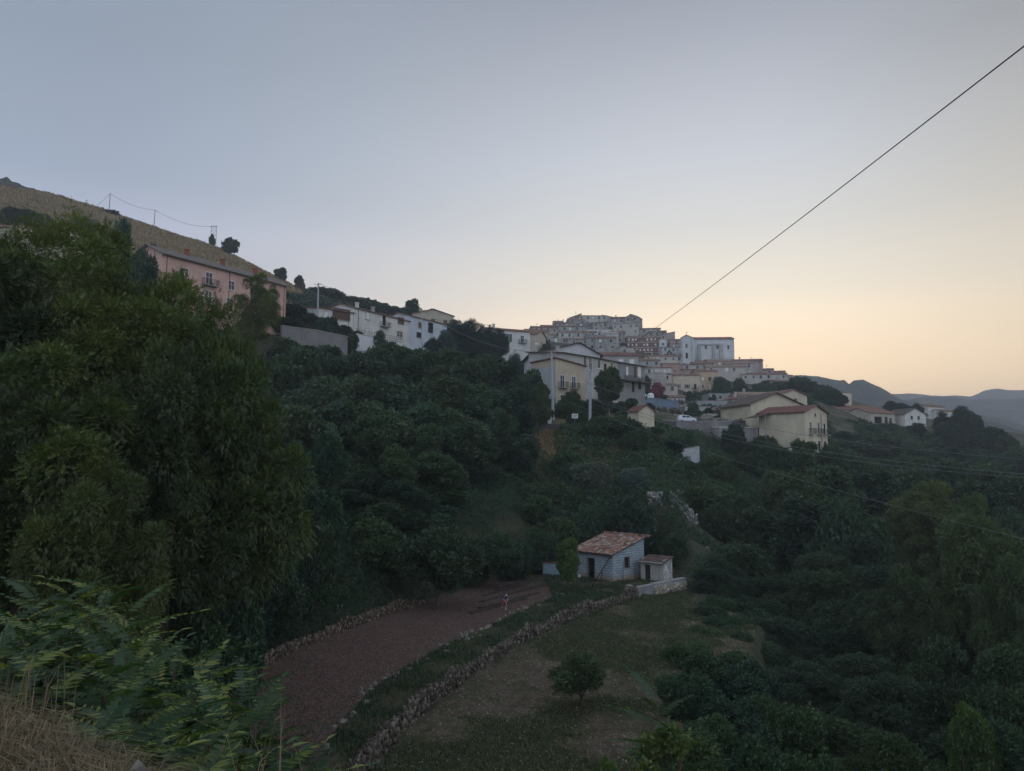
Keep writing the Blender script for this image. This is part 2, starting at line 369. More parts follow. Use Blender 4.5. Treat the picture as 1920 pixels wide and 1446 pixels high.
strip = gi & (segdist(xf, yf, LOWLINE) < 2.6+nf*1.5); put(strip*1.0, (.05, .055, .03)); put(strip*np.clip((nff-.5)*6, 0, .8), (.085, .065, .05))
farm = gi & (yf > 62); put(farm*np.clip((nf-.4)*5, 0, .85), (.05,.055,.03))
C4 = np.concatenate([C, np.ones((len(C), 1))], 1)
me = np_mesh('terrain', V, F, {'cover': ('POINT', 'FLOAT_COLOR', C4)}, smooth=True)
m, t, b = newmat('ground_cover'); at = N(t, 'ShaderNodeAttribute', attribute_name='cover'); pw = poswd(t)
n1 = noise(t, pw, 1.7, 8, .7); n2 = noise(t, pw, 11, 5, .7)
c1 = mix(t, maprange(t, n1, .3, .7), (.55,.55,.55), (1.4,1.4,1.4)); c2 = mix(t, 1.0, at.outputs['Color'], c1, 'MULTIPLY')
c3 = mix(t, maprange(t, n2, .62, .75, 0, .35), c2, (.28,.24,.2))
t.links.new(c3, b.inputs['Base Color']); b.inputs['Roughness'].default_value = 1; b.inputs['Specular IOR Level'].default_value = .1
bump(t, b, mix(t, .5, n1, n2), .8, .12)
terrain = link_mesh('ground', me, m); meta(terrain, 'sloping earth and dry grass ground of the valley side', 'ground', kind='structure')
# ------------------------------------------------------------------ distant hills (real relief, several ridges)
def ridge(name, label, prof, Y, depth, cback, bumps, seed, colr, drop=.35):
    prof = sorted(prof); pxs = np.array([p[0] for p in prof], float); pys = np.array([p[1] for p in prof], float)
    n = 420; xs = np.linspace(pxs[0], pxs[-1], n); ys = np.interp(xs, pxs, pys)
    top = np.array([P(a, b, Y) for a, b in zip(xs, ys)]); rows = 34; VV = []
    for j in range(-12, rows):
        s = j/(rows-1)
        yy = Y - depth*s if j >= 0 else Y - depth*s*1.0
        f = 1-abs(s)**1.15 if j >= 0 else 1-(abs(s)*1.6)**1.5
        X = top[:, 0]*(1 + 0*s); zb = -160
        z = zb + (top[:, 2]-zb)*f
        rel = (fbm(X*bumps, np.full(n, yy)*bumps, seed, 5)-.5)*2*(top[:, 2]-zb)*.13
        z = z + rel*min(1, abs(s)*5) + (fbm(X*bumps*7, np.full(n, yy)*bumps*7, seed+5, 3)-.5)*(top[:, 2]-zb)*.02
        VV.append(np.stack([X, np.full(n, yy), z], 1))
    VV = np.concatenate(VV); r = rows+12; ii = np.arange(n*r).reshape(r, n)
    FF = np.stack([ii[:-1, :-1].ravel(), ii[:-1, 1:].ravel(), ii[1:, 1:].ravel(), ii[1:, :-1].ravel()], 1)
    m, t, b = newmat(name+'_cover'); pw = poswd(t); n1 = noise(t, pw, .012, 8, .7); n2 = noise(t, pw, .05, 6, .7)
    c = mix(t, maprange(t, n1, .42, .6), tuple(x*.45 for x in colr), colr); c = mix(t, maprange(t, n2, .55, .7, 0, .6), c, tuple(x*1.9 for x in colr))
    t.links.new(c, b.inputs['Base Color']); b.inputs['Roughness'].default_value = 1; bump(t, b, n2, 1, 12)
    return meta(link_mesh(name, np_mesh(name, VV, FF, smooth=True), m), label, 'hill', kind='structure')
ridge('wooded_hill', 'dark wooded hill shoulder falling right behind the village',
      [(900,720),(1380,712),(1440,706),(1500,702),(1530,706),(1560,712),(1575,714),(1583,712),(1592,720),(1600,712),(1618,710),(1632,718),(1650,726),(1675,742),(1700,752),(1760,764),(1830,775),(1900,792),(2050,830),(2300,860)], 1100, 400, 0, .006, 3, (.05,.055,.042))
ridge('valley_ridge', 'long blue wooded ridge beyond the valley at right', 
      [(1000,770),(1560,770),(1640,757),(1690,750),(1740,743),(1780,745),(1820,750),(1860,748),(1900,747),(1960,740),(2200,730),(2500,760)], 1500, 420, 0, .004, 11, (.055,.06,.05))
ridge('dark_hilltop', 'dark scrubby hilltop behind the bare hill at upper left', [(-700,290),(-200,318),(0,333),(30,339),(60,351),(80,361),(130,376),(220,400),(330,440)], 520, 90, 0, .02, 31, (.05,.045,.03))
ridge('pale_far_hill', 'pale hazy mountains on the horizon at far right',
      [(-600,800),(300,790),(1200,760),(1560,745),(1640,742),(1665,737),(1700,737),(1730,739),(1750,742),(1770,742),(1790,740),(1820,744),(1838,738),(1850,732),(1872,729),(1890,731),(1920,730),(2050,726),(2300,720),(2700,760)], 1950, 380, 0, .003, 23, (.10,.09,.07))  # ridge continued unseen behind the village to block the low sun
ridge('low_green_spur', 'dark green spur falling to the valley at far right',
      [(1690,800),(1760,775),(1800,777),(1850,790),(1920,808),(2050,835),(2300,850)], 800, 240, 0, .008, 29, (.04,.05,.03))
# the plain that carries everything to the horizon
mb = MB(); mb.box(-9000, 9000, -3000, 9000, -190, -165)
meta(mb.build('valley_floor', plain('far_ground', (.06,.065,.045), 1, scale=.01)), 'dark valley floor stretching to the horizon', 'ground', kind='structure')
# ------------------------------------------------------------------ vegetation
def diamond(p, d, n, L, W):
    """leaf quad: base p, direction d, side n"""
    p, d, n = map(np.array, (p, d, n)); return [p, p+d*L*.45+n*W*.5, p+d*L, p+d*L*.45-n*W*.5]
def tmpl_pinnate(pairs, L, W, droop=.35, taper=.3, start=.15):
    vs = []
    for i in range(pairs):
        t = start+(1-start)*i/pairs; z = -droop*t*t; k = 1-taper*abs(t-.45)*2
        for s in (-1, 1):
            d = np.array([.42, s*.85, -.38]); d /= np.linalg.norm(d); n = np.array([.9, -s*.3, .1]); n /= np.linalg.norm(n)
            vs += diamond((t, 0, z), d, n, L*k, W*k)
    vs += diamond((1, 0, -droop), np.array([.9, 0, -.42]), np.array([0, 1, 0]), L*.9, W)
    # thin stalk
    vs += [np.array(q) for q in [(0,-.008,0), (.5,-.006,-droop*.22), (.5,.006,-droop*.22), (0,.008,0)]]
    vs += [np.array(q) for q in [(.5,-.006,-droop*.22), (1,-.003,-droop), (1,.003,-droop), (.5,.006,-droop*.22)]]
    v = np.array(vs); return v, np.arange(len(v)).reshape(-1, 4)
def tmpl_leafy(n, L, W, seed, spread=.5):
    r = np.random.default_rng(seed); vs = []
    for i in range(n):
        t = i/max(1, n-1); d = r.normal(size=3)*.75+np.array([.8, 0, 0]); d /= np.linalg.norm(d); q = np.cross(d, r.normal(size=3)); q /= np.linalg.norm(q)
        vs += diamond((t*spread, r.normal()*.12, r.normal()*.12), d, q, L*r.uniform(.7, 1.2), W*r.uniform(.8, 1.2))
    v = np.array(vs); return v, np.arange(len(v)).reshape(-1, 4)
T_WAL = tmpl_pinnate(3, .40, .23, .12, .2, .3)
T_AIL = tmpl_pinnate(12, .24, .068, .38, .55, .12)
T_LEAF = [tmpl_leafy(5, .8, .42, i) for i in range(4)]
T_OLIVE = [tmpl_leafy(7, .6, .16, i+9, .9) for i in range(2)]
T_NEED = [tmpl_leafy(9, .9, .09, i+19, .8) for i in range(2)]
T_LONG = [tmpl_leafy(5, 1.0, .3, i+29, .7) for i in range(3)]
def scatter(tm, pos, dirs, ups, sc, var):
    tv, tf = tm; n = len(pos)
    x = dirs/np.maximum(1e-6, np.linalg.norm(dirs, axis=1, keepdims=True)); y = np.cross(ups, x); ln = np.linalg.norm(y, axis=1, keepdims=True)
    y = np.where(ln > 1e-3, y/np.maximum(ln, 1e-6), np.array([0, 1, 0])); z = np.cross(x, y)
    V = pos[:, None, :] + sc[:, None, None]*(tv[None, :, 0:1]*x[:, None, :]+tv[None, :, 1:2]*y[:, None, :]+tv[None, :, 2:3]*z[:, None, :])
    F = tf[None]+(np.arange(n)*len(tv))[:, None, None]
    # leaf-level variation
    lv = np.clip(var[:, None]+RNG.normal(0, .13, (n, len(tf))), 0, 1); vv = np.repeat(lv, 4, axis=1)[:, :len(tv)]
    return V.reshape(-1, 3), F.reshape(-1, 4), vv.ravel()
def merge(parts):
    Vs, Fs, As = [], [], []; b = 0
    for v, f, a in parts: Vs.append(v); Fs.append(f+b); As.append(a); b += len(v)
    return np.concatenate(Vs), np.concatenate(Fs), np.concatenate(As)
def leaf_mesh(name, parts):
    v, f, a = merge(parts); return np_mesh(name, v, f, {'var': ('POINT', 'FLOAT', a)})
def crown_points(blobs, n, seed, up=.25, inner=.72, cut=.62):
    r = np.random.default_rng(seed); B = np.array(blobs); w = B[:, 3]**2; w /= w.sum()
    k = r.choice(len(B), n*2, p=w); d = r.normal(size=(n*2, 3)); d[:, 2] += up; d /= np.linalg.norm(d, axis=1, keepdims=True)
    rad = B[k, 3]*(inner+(1-inner)*r.random(n*2)**.6)*(1+.30*np.sin(d[:, 0]*5+k)*np.cos(d[:, 1]*6+k*2)+.16*np.sin(d[:, 2]*13+k*3)*np.sin(d[:, 0]*11))*(1+(r.random(n*2) > .86)*r.random(n*2)*.3); p = B[k, :3]+d*rad[:, None]*np.array([1, 1, .85])
    keep = np.ones(len(p), bool)
    for i, b in enumerate(B): keep &= ~((np.linalg.norm((p-b[:3])/np.array([1, 1, .85]), axis=1) < b[3]*cut) & (k != i))
    keep &= p[:, 2] > .3
    p, d, k = p[keep][:n], d[keep][:n], k[keep][:n]
    bv = r.random(len(B)); return p, d, bv[k]
def crown_mesh(name, blobs, n, size, tms, seed, up=.25, droop=.25, inner=.72, varmix=.45):
    p, d, bv = crown_points(blobs, n, seed, up, inner); r = np.random.default_rng(seed+1); parts = []
    which = r.integers(0, len(tms), len(p)); var = np.clip(bv*varmix+r.random(len(p))*(1-varmix), 0, 1)
    dirs = d+r.normal(0, .45, d.shape); dirs[:, 2] -= droop; ups = d*.6+np.array([0, 0, 1])+r.normal(0, .25, d.shape); sc = size*r.uniform(.7, 1.25, len(p))
    for i, tm in enumerate(tms):
        q = which == i; parts.append(scatter(tm, p[q], dirs[q], ups[q], sc[q], var[q]))
    return leaf_mesh(name, parts)
def trunk_mesh(name, Ht, r0, blobs, seed, nl=9, fork=.35):
    r = random.Random(seed); mb = MB(); lean = r.uniform(-.06, .06)*Ht
    pts = [(0,0,-.8), (0,0,0), (lean*.3, 0, Ht*.2), (lean*.6, lean*.3, Ht*fork), (lean, lean*.3, Ht*.62), (lean*1.1, lean*.2, Ht*.82)]
    mb.tube(pts, [r0*1.5, r0*1.15, r0*.85, r0*.7, r0*.4, r0*.1], 8)
    bl = sorted(blobs, key=lambda b: -b[3])[:nl]
    for b in bl:
        s = Vector((lean*.6, lean*.3, Ht*(fork+r.uniform(-.08, .2)))); e = Vector(b[:3]); mid = s.lerp(e, .5)+Vector((r.uniform(-.05,.05)*Ht, r.uniform(-.05,.05)*Ht, Ht*.03))
        mb.tube([s, mid, e], [r0*.42, r0*.27, r0*.08], 5)
        for q in range(2):
            e2 = mid+Vector((r.uniform(-1,1), r.uniform(-1,1), r.uniform(.1,1)))*b[3]*.9; mb.tube([mid, e2], [r0*.16, r0*.04], 4)
    return mb.mesh(name)
def blobset(Ht, Wd, n, rr, seed, z0=.25, shape='round'):
    r = np.random.default_rng(seed); out = []
    cz = Ht*(z0+1)/2; hz = Ht*(1-z0)/2
    for i in range(n):
        while True:
            p = r.uniform(-1, 1, 3)
            if .25 < np.linalg.norm(p) < 1: break
        rad = r.uniform(*rr)*Wd
        f = 1.0
        if shape == 'cone': f = max(.15, 1-(p[2]+1)/2*.85)
        if shape == 'vase': f = .55+.45*(p[2]+1)/2
        if r.random() < .35: rad *= r.uniform(.45, .8)
        out.append([p[0]*(Wd/2-rad*.8)*f, p[1]*(Wd/2-rad*.8)*f, cz+p[2]*(hz-rad*.7), rad*(f if shape == 'cone' else 1)])
    out.append([0, 0, cz, Wd*.22]); return out
PROTO = {}
def make_tree(kind, name, Ht, Wd, nb, rr, n, size, tms, lm, seed, z0=.25, shape='round', r0=.2, up=.25, droop=.25, inner=.72, bark=None, nl=9, fork=.35, tname='trunk', cname='crown'):
    root = empty(name, (0, 0, 0)); bl = blobset(Ht, Wd, nb, rr, seed, z0, shape)
    link_mesh(cname, crown_mesh(cname, bl, n, size, tms, seed, up, droop, inner), lm, root)
    link_mesh(tname, trunk_mesh(tname, Ht, r0, bl, seed, nl, fork), bark or barkmat(), root)
    PROTO[kind] = [root, Ht, Wd, False]
M_WAL = leafmat('walnut_leaves', (0.036,0.052,0.013), (0.118,0.145,0.030), .35, yellow=(0.217,0.217,0.043))
M_WALY = leafmat('walnut_leaves_pale', (.040,.060,.014), (.125,.150,.032), .35, yellow=(.25,.23,.05))
M_BROAD = leafmat('broad_leaves', (0.025,0.046,0.023), (0.058,0.093,0.041), .25)
M_ROB = leafmat('robinia_leaves', (.034,.058,.034), (.072,.106,.052), .3)
M_DARK = leafmat('dark_leaves', (0.020,0.035,0.020), (0.041,0.064,0.035), .15)
M_LIGHT = leafmat('light_leaves', (0.052,0.072,0.026), (0.109,0.145,0.046), .35)
M_OLIVE = leafmat('olive_leaves', (0.072,0.093,0.084), (0.131,0.157,0.142), .1)
M_CON = leafmat('needles', (0.014,0.029,0.022), (0.032,0.058,0.038), .05)
M_BLUE = leafmat('blue_needles', (0.043,0.067,0.070), (0.080,0.113,0.116), .05)
M_AIL = leafmat('ailanthus_leaves', (.024,.046,.020), (.066,.105,.036), .35, yellow=(0.203,0.232,0.058))
M_BRAM = leafmat('bramble_leaves', (0.023,0.049,0.026), (0.061,0.102,0.046), .2)
M_VINE = leafmat('vine_leaves', (.065,.095,.035), (.20,.23,.08), .35)
M_BRIGHT = leafmat('bright_leaves', (0.049,0.090,0.020), (0.116,0.181,0.043), .35)
M_PINK = leafmat('pink_flowers', (0.145,0.043,0.072), (0.362,0.102,0.160), .2)
make_tree('walnut1', 'walnut_tree', 19, 16, 100, (.07,.14), 78000, .27, [T_WAL], M_WAL, 11, .13, r0=.45, droop=.12, inner=.55, nl=22, up=.6)
make_tree('walnut2', 'walnut_tree', 16, 11, 66, (.08,.16), 50000, .27, [T_WAL], M_WAL, 12, .14, r0=.38, droop=.12, inner=.55, nl=18, up=.6)
make_tree('walnut4', 'walnut_tree', 16, 11, 62, (.08,.16), 44000, .27, [T_WAL], M_WAL, 14, .42, r0=.3, droop=.15, inner=.55, nl=18, up=.6)
make_tree('walnut3', 'walnut_tree', 14, 8, 50, (.09,.17), 34000, .26, [T_WAL], M_WALY, 13, .36, r0=.25, droop=.12, inner=.55, nl=14, up=.6)
make_tree('robinia1', 'robinia_tree', 10, 8, 51, (.08,.16), 6500, .5, T_LEAF, M_ROB, 21, .18, r0=.18, inner=.5)
make_tree('robinia2', 'robinia_tree', 11, 7, 45, (.08,.17), 6000, .5, T_LONG, M_ROB, 22, .15, r0=.17, inner=.5)
make_tree('broad1', 'broadleaf_tree', 9, 8, 42, (.09,.19), 5500, .55, T_LEAF, M_BROAD, 31, .1, r0=.2, inner=.5)
make_tree('broad2', 'broadleaf_tree', 10, 7, 39, (.09,.19), 5200, .52, T_LEAF, M_BROAD, 32, .08, 'vase', r0=.2, inner=.5)
make_tree('broad3', 'broadleaf_tree', 8, 9, 45, (.08,.17), 6000, .5, T_LONG, M_BROAD, 33, .05, r0=.2, inner=.5)
make_tree('fine1', 'broadleaf_tree', 11, 10, 80, (.07,.15), 22000, .27, T_LEAF, M_BROAD, 35, .04, r0=.22, inner=.5)
make_tree('fine2', 'broadleaf_tree', 12, 9, 70, (.07,.15), 20000, .27, T_LONG, M_BROAD, 36, .04, r0=.22, inner=.5)
make_tree('fine3', 'shrub', 3, 3.8, 46, (.08,.18), 9000, .15, T_LEAF, M_BRAM, 37, -.1, r0=.06, tname='stems', cname='foliage', inner=.5)
make_tree('dark1', 'dark_tree', 8, 7, 39, (.09,.19), 5200, .5, T_LEAF, M_DARK, 41, .05, r0=.18, inner=.5)
make_tree('light1', 'pale_green_tree', 13, 11, 90, (.06,.13), 26000, .28, T_LONG, M_LIGHT, 51, .05, r0=.25, inner=.6)
make_tree('light2', 'pale_green_tree', 12, 4.5, 40, (.10,.2), 11000, .26, T_LONG, M_BRIGHT, 52, .05, r0=.14, inner=.6)
make_tree('olive1', 'olive_tree', 5, 5.5, 26, (.13,.22), 5200, .42, T_OLIVE, M_OLIVE, 61, .1, r0=.2, up=.5, droop=-.4)
make_tree('pine1', 'pine_tree', 12, 8, 30, (.12,.2), 6500, .55, T_NEED, M_CON, 71, .15, r0=.22, droop=-.3)
make_tree('spruce1', 'fir_tree', 13, 6, 40, (.14,.2), 6500, .6, T_NEED, M_CON, 72, .05, 'cone', r0=.2, droop=.1)
make_tree('cedar1', 'blue_cedar', 12, 8, 36, (.12,.2), 6000, .6, T_NEED, M_BLUE, 73, .05, 'cone', r0=.22)
make_tree('cypress1', 'cypress_tree', 7, 1.8, 16, (.25,.4), 2400, .3, T_NEED, M_CON, 74, .02, r0=.1)
make_tree('ivy1', 'ivy_covered_tree', 10, 4.2, 44, (.12,.24), 13000, .25, T_LEAF, M_BRAM, 81, .0, r0=.25)
make_tree('fruit1', 'fruit_tree', 5.2, 5.2, 26, (.08,.17), 5200, .24, T_LEAF, M_BROAD, 91, .24, r0=.1, inner=.5, fork=.22)
make_tree('fruit3', 'fruit_tree', 4.2, 5.0, 15, (.08,.17), 2600, .24, T_LEAF, M_ROB, 97, .22, r0=.08, inner=.3, fork=.14, nl=16)
make_tree('fruit2', 'fruit_tree', 4.4, 3.2, 16, (.10,.21), 2300, .23, T_LEAF, M_BRIGHT, 92, .20, r0=.05, inner=.5, fork=.25)
make_tree('bush1', 'shrub', 3, 3.6, 30, (.09,.21), 3600, .26, T_LEAF, M_BRAM, 101, -.1, r0=.06, tname='stems', cname='foliage', inner=.6)
make_tree('bush2', 'shrub', 3, 3.2, 28, (.09,.22), 3400, .26, T_LONG, M_BROAD, 102, -.1, r0=.06, tname='stems', cname='foliage', inner=.6)
make_tree('bush3', 'shrub', 3, 3.0, 26, (.09,.22), 3200, .26, T_LEAF, M_DARK, 103, -.1, r0=.06, tname='stems', cname='foliage', inner=.6)
make_tree('oleander', 'flowering_shrub', 3, 3.0, 16, (.16,.28), 2800, .26, T_LEAF, M_PINK, 104, -.1, r0=.06, tname='stems', cname='foliage')
def plant(kind, loc, Hh, Ww, label, cat, group=None, rz=None, name=None):
    pr = PROTO[kind]; root, h, w, used = pr
    sc = (Ww/w, Ww/w, Hh/h); rz = random.uniform(0, 6.28) if rz is None else rz
    if not used: pr[3] = True; o = root; o.location = loc; o.rotation_euler = (0, 0, rz); o.scale = sc
    else: o = copy_tree(root, loc, rz, sc)
    if name: o.name = name
    for k in ('label', 'category', 'group'):
        if k in o: del o[k]
    PXOF.setdefault(group, []).append((o, 960+FPX*loc[0]/loc[1], 860-FPX*(loc[2]+Hh)/loc[1])) if group else None
    return meta(o, label, cat, group)
def tree(px, pyt, Y, wpx, kind, label, cat='tree', group=None, dz=0, base=None):
    top = P(px, pyt, Y); zb = (h1(top.x, Y) if base is None else P(px, base, Y).z)-.15+dz; hh = top.z-zb
    if hh < .8: print('LOW', label, px, pyt, Y, round(hh, 1)); hh = .8
    wm_ = wpx/FPX*Y
    q_ = .9 if cat == 'tree' and kind[:4] in ('fine','broa','ligh','robi') else .6
    if hh < q_*wm_: zb = top.z-q_*wm_; hh = q_*wm_
    if hh > 22 or hh/wm_ > 3.2*PROTO[kind][1]/PROTO[kind][2]/1.2: print('TALL', label, px, round(hh, 1), round(wm_, 1))
    return plant(kind, (top.x, Y, zb), hh, wpx/FPX*Y, label, cat, group)
# ---- the big walnuts at left
for a in [(175,418,35,530,'walnut1','tallest walnut tree, its crown reaching the dry hill at upper left'),
          (-20,470,31,470,'walnut2','walnut tree cut by the left edge of the photo'),
          (400,552,36,280,'walnut4','walnut tree right below the pink house'),
          (60,650,25,420,'walnut2','nearest dark walnut crown low on the left edge'),
          (330,640,29,320,'walnut2','wide walnut in front of the tallest one, above the ailanthus shoots'),
          (462,690,31,260,'walnut3','yellow-green walnut bough that juts out furthest right over the brambles'),
          (318,515,40,210,'walnut2','walnut crown in front of the left part of the pink house'),
          (190,860,23,260,'walnut2','low dark walnut crown just above the ailanthus shoots')]: tree(*a)
tree(484,514,119,92,'walnut2','slender tree rising in front of the right half of the pink house')
tree(210,405,80,90,'robinia1','small leafy tree on the skyline above the walnuts')
tree(272,462,92,80,'robinia2','leafy tree touching the left end of the pink house')
tree(415,1105,30,170,'fine3','scrub mound hiding the foot of the rightmost walnut','shrub')
tree(370,1150,29,220,'fine3','scrub mound between the walnuts and the upper stone wall','shrub')
# ---- hill trees
for a in [(130,373,320,26,'dark1','lone tree on the bare slope at upper left'),(205,393,318,44,'bush3','bush at the foot of the left hilltop pole','shrub'),
          (35,388,230,60,'dark1','dark scrub trees on the dry hill at far left'),(10,400,225,50,'dark1','dark scrub tree at the left edge of the dry hill'),(85,400,215,50,'broad1','green tree low on the dry hill at left'),(160,405,190,50,'broad3','green tree in the fold of the dry hill'),
          (433,443,322,33,'dark1','round dark tree beside the lattice pylon on the hilltop'),(398,440,330,13,'bush1','thin bush in front of the lattice pylon','shrub'),
          (527,501,316,26,'bush3','ragged bush on the hill crest past the pink house roof','shrub'),(563,516,312,22,'bush3','smaller ragged bush on the crest right of the other','shrub'),
          (283,455,180,36,'bush3','low scrub on the grass left of the pink roof','shrub')]: tree(*a)
rr = random.Random(5)
for i in range(15):
    t = i/14; tree(594+t*196+rr.uniform(-5,5), 534+t*50+rr.uniform(-4,5), rr.uniform(285,305), rr.uniform(34,52), rr.choice(['dark1','broad1','bush3']), 'dark tree on the wooded crest above the white row house', 'tree', 'trees along the wooded crest')
for i in range(34):
    px = rr.uniform(545,800); top = 555+(px-545)*.16+rr.uniform(0,26); tree(px, top, rr.uniform(222,262), rr.uniform(34,60), rr.choice(['dark1','broad3','bush3']), 'dark shrubby tree on the slope behind the white row house', 'tree', 'shrubby trees behind the white row house')
tree(775,560,230,42,'broad2','tall dark tree on the skyline right of the white row house chimney')
for a in [(548,566,150,70,'dark1'),(575,585,146,60,'bush3'),(610,590,146,60,'broad1'),(640,606,150,50,'dark1'),(665,620,152,44,'bush3'),(560,600,142,60,'dark1'),(600,606,140,50,'bush3'),(650,622,143,44,'bush2'),(710,622,150,36,'bush1'),(690,640,150,44,'bush3'),(530,590,140,60,'dark1')]:
    tree(*a, 'dark shrub between the pink house and the white row house', 'shrub', 'shrubs below the white row house')
# ---- conifers right of the white houses
for a in [(836,606,167,60,'cedar1','blue-green cedar at the right end of the white row house'),(850,601,196,58,'pine1','tall dark pine left in the conifer clump'),(885,600,198,64,'pine1','tall dark pine in the middle of the conifer clump'),
          (918,604,200,50,'spruce1','dark fir with spiky top in the conifer clump'),(932,618,192,44,'pine1','dark pine at the right side of the conifer clump'),(812,628,160,50,'cedar1','smaller blue-green cedar below the pines'),(870,640,184,70,'pine1','lower dark pine under the conifer clump'),(908,640,184,60,'pine1','low dark pine next to the white house with balcony'),
          (965,652,186,50,'cedar1','ragged cedar in front of the white house with balcony'),(1000,662,180,44,'pine1','dark conifer left of the pink gabled house'),(1012,628,255,32,'pine1','dark pine beside the beige house below the old village'),(1022,640,240,30,'broad1','dark tree at the foot of the old village')]: tree(*a)
# ---- robinia belt
for i, a in enumerate([(556,634,120,110),(612,645,124,110),(560,655,104,120),(620,660,108,130),(690,652,118,120),(740,640,124,90),(770,650,122,110),(830,652,122,120),(890,665,118,110),(940,668,118,100),(985,690,117,80),(1010,712,116,50),(600,700,90,140),(670,700,96,150),(750,700,98,150),(830,705,102,140),(900,715,104,130),
                       (960,725,106,90),(565,760,74,130),(640,745,80,140),(720,750,84,140),(800,750,88,140),(870,765,92,120),(935,765,98,90)]):
    tree(*a, ['robinia1','robinia2'][i % 2], 'feathery robinia tree in the belt below the street wall', 'tree', 'robinia trees in the belt below the street wall')
for a in [(610,800,60,90,'ivy1','ivy-choked tree column nearest the walnuts'),(700,770,72,110,'ivy1','broad ivy-choked tree left of centre'),(800,790,82,80,'ivy1','ivy-choked tree in the middle of the bramble slope'),(905,800,92,70,'ivy1','ivy-choked tree left of the dry grass bank'),(745,830,70,80,'ivy1','low ivy-choked tree above the bramble slope'),(560,860,52,90,'ivy1','ivy-hung tree just behind the walnut bough')]: tree(*a)
# ---- centre slope
for a in [(1140,688,137,56,'robinia1','leafy tree in front of the long grey house'),(1120,775,118,80,'broad1','dark tree at the foot of the right power pole'),(1165,785,117,80,'dark1','dark tree left of the small yellow cabin'),(1190,800,114,60,'broad3','dark tree below the small yellow cabin'),
          (1060,735,142,70,'bush1','green bank of shrubs under the ochre house','shrub'),(1095,745,138,60,'bush2','shrub between the two power poles','shrub'),(1010,760,124,60,'bush1','shrub behind the pale gate','shrub'),(1040,752,132,70,'bush2','shrub behind the left power pole','shrub'),(1090,772,126,60,'bush1','shrub behind the small white road sign','shrub'),
          (1150,750,150,60,'bush2','shrub beside the curved street lamp','shrub'),(1180,748,152,40,'bush1','shrub under the terrace of the long grey house','shrub'),(1115,758,130,50,'bush3','dark shrub right of the road sign','shrub'),
          (1228,800,124,40,'broad2','thin tree right of the small yellow cabin, in front of the white wall'),(1262,818,119,30,'cypress1','small dark cypress in front of the white wall'),(1290,812,126,30,'bush1','green shrub on the wall below the parked car','shrub'),
          (1112,868,97,86,'olive1','grey-green olive tree left of the pair on the slope'),(1192,878,97,66,'olive1','grey-green olive tree right of the pair on the slope'),(1180,918,86,90,'dark1','dense dark round tree just behind the shed'),
          (1050,905,92,100,'broad3','bushy tree under the dry grass bank'),(1000,930,86,90,'bush1','shrub mound above the fruit trees','shrub'),(1040,960,80,80,'broad1','bushy tree left behind the shed'),(1100,945,84,60,'bush2','shrub between the olives and the shed','shrub'),
          (1265,1000,82,60,'broad2','green tree right behind the lean-to'),(1290,860,112,60,'broad1','tree on the terrace right of the white wall'),(1340,852,120,80,'broad3','wide tree on the terrace under the grey garage'),(1310,905,100,80,'broad1','tree above the right dry-stone terraces'),
          (1365,925,96,110,'broad3','wide dark tree right of the stone terraces'),(1400,845,134,70,'dark1','dark shrubby tree left below the big yellow house'),(1440,826,132,80,'broad1','bushy tree against the blank wall of the big yellow house'),(1500,824,134,84,'broad2','leafy tree under the corner of the big yellow house'),(1552,822,137,64,'broad1','leafy tree hiding the foot of the yellow house balconies wall'),(1592,846,134,70,'broad3','spreading tree just right of the big yellow house'),
          (1375,790,146,44,'dark1','dark tree between the car and the grey garage'),(1355,775,170,36,'bush1','green shrub right of the parked car','shrub'),(1432,812,146,50,'bush2','climbing vine pergola bush under the porch','shrub')]: tree(*a)
# ---- wooded ravine at right
GR = 'trees of the wooded ravine at right'
for i, a in enumerate([(1345,1045,76,100,'fine1'),(1350,1060,72,126,'fine2'),(1420,950,92,110,'broad2'),(1400,1010,84,110,'broad1'),(1480,880,104,130,'broad3'),(1560,862,112,120,'broad1'),(1500,930,88,140,'broad2'),(1580,930,84,150,'broad3'),(1440,1080,72,149,'fine1'),(1530,1030,72,184,'fine2'),
                       (1620,1000,74,172,'fine1'),(1640,880,112,120,'broad2'),(1700,870,125,120,'broad1'),(1780,860,130,130,'broad3'),(1850,870,120,130,'broad2'),(1915,880,110,120,'broad1'),(1480,1150,60,172,'fine2'),(1570,1130,62,172,'fine1'),(1650,1110,60,172,'fine1'),(1350,1130,62,138,'fine2'),(1400,1180,56,149,'fine2'),(1500,1230,48,184,'fine2'),(1600,1220,48,195,'fine2'),
                       (1680,1250,40,206,'fine2'),(1780,1200,42,206,'fine1'),(1880,1200,38,229,'fine2'),(1900,960,90,120,'broad3'),(1560,1330,38,206,'fine2'),(1900,1340,30,229,'fine2'),(1680,1370,32,229,'fine1')]):
    tree(*a, 'bushy dark green tree in the wooded ravine at right', 'tree', GR)
for a in [(1735,902,94,170,'light1','pale green tree with rounded top, furthest of the pale crowns at right'),(1815,925,84,120,'light1','pale green tree between the two largest pale crowns'),(1835,968,62,250,'light1','largest yellow-green tree crown at right'),(1900,1040,52,160,'light1','yellow-green tree crown cut by the right edge'),
          (1700,1060,56,150,'light1','olive-green tree low left of the largest yellow-green crown'),(1812,1275,30,95,'light2','slim bright green tree rising at the lower right')]: tree(*a)
rr = random.Random(8)
for i in range(60):
    px = rr.uniform(1570,1930); top = 812+(px-1570)*.06+rr.uniform(0,50); tree(px, top, 225-(top-812)*1.3+rr.uniform(-8,8), rr.uniform(50,80), rr.choice(['broad1','broad2','broad3','dark1']), 'tree of the wood below the far right houses', 'tree', 'trees of the wood below the far right houses')
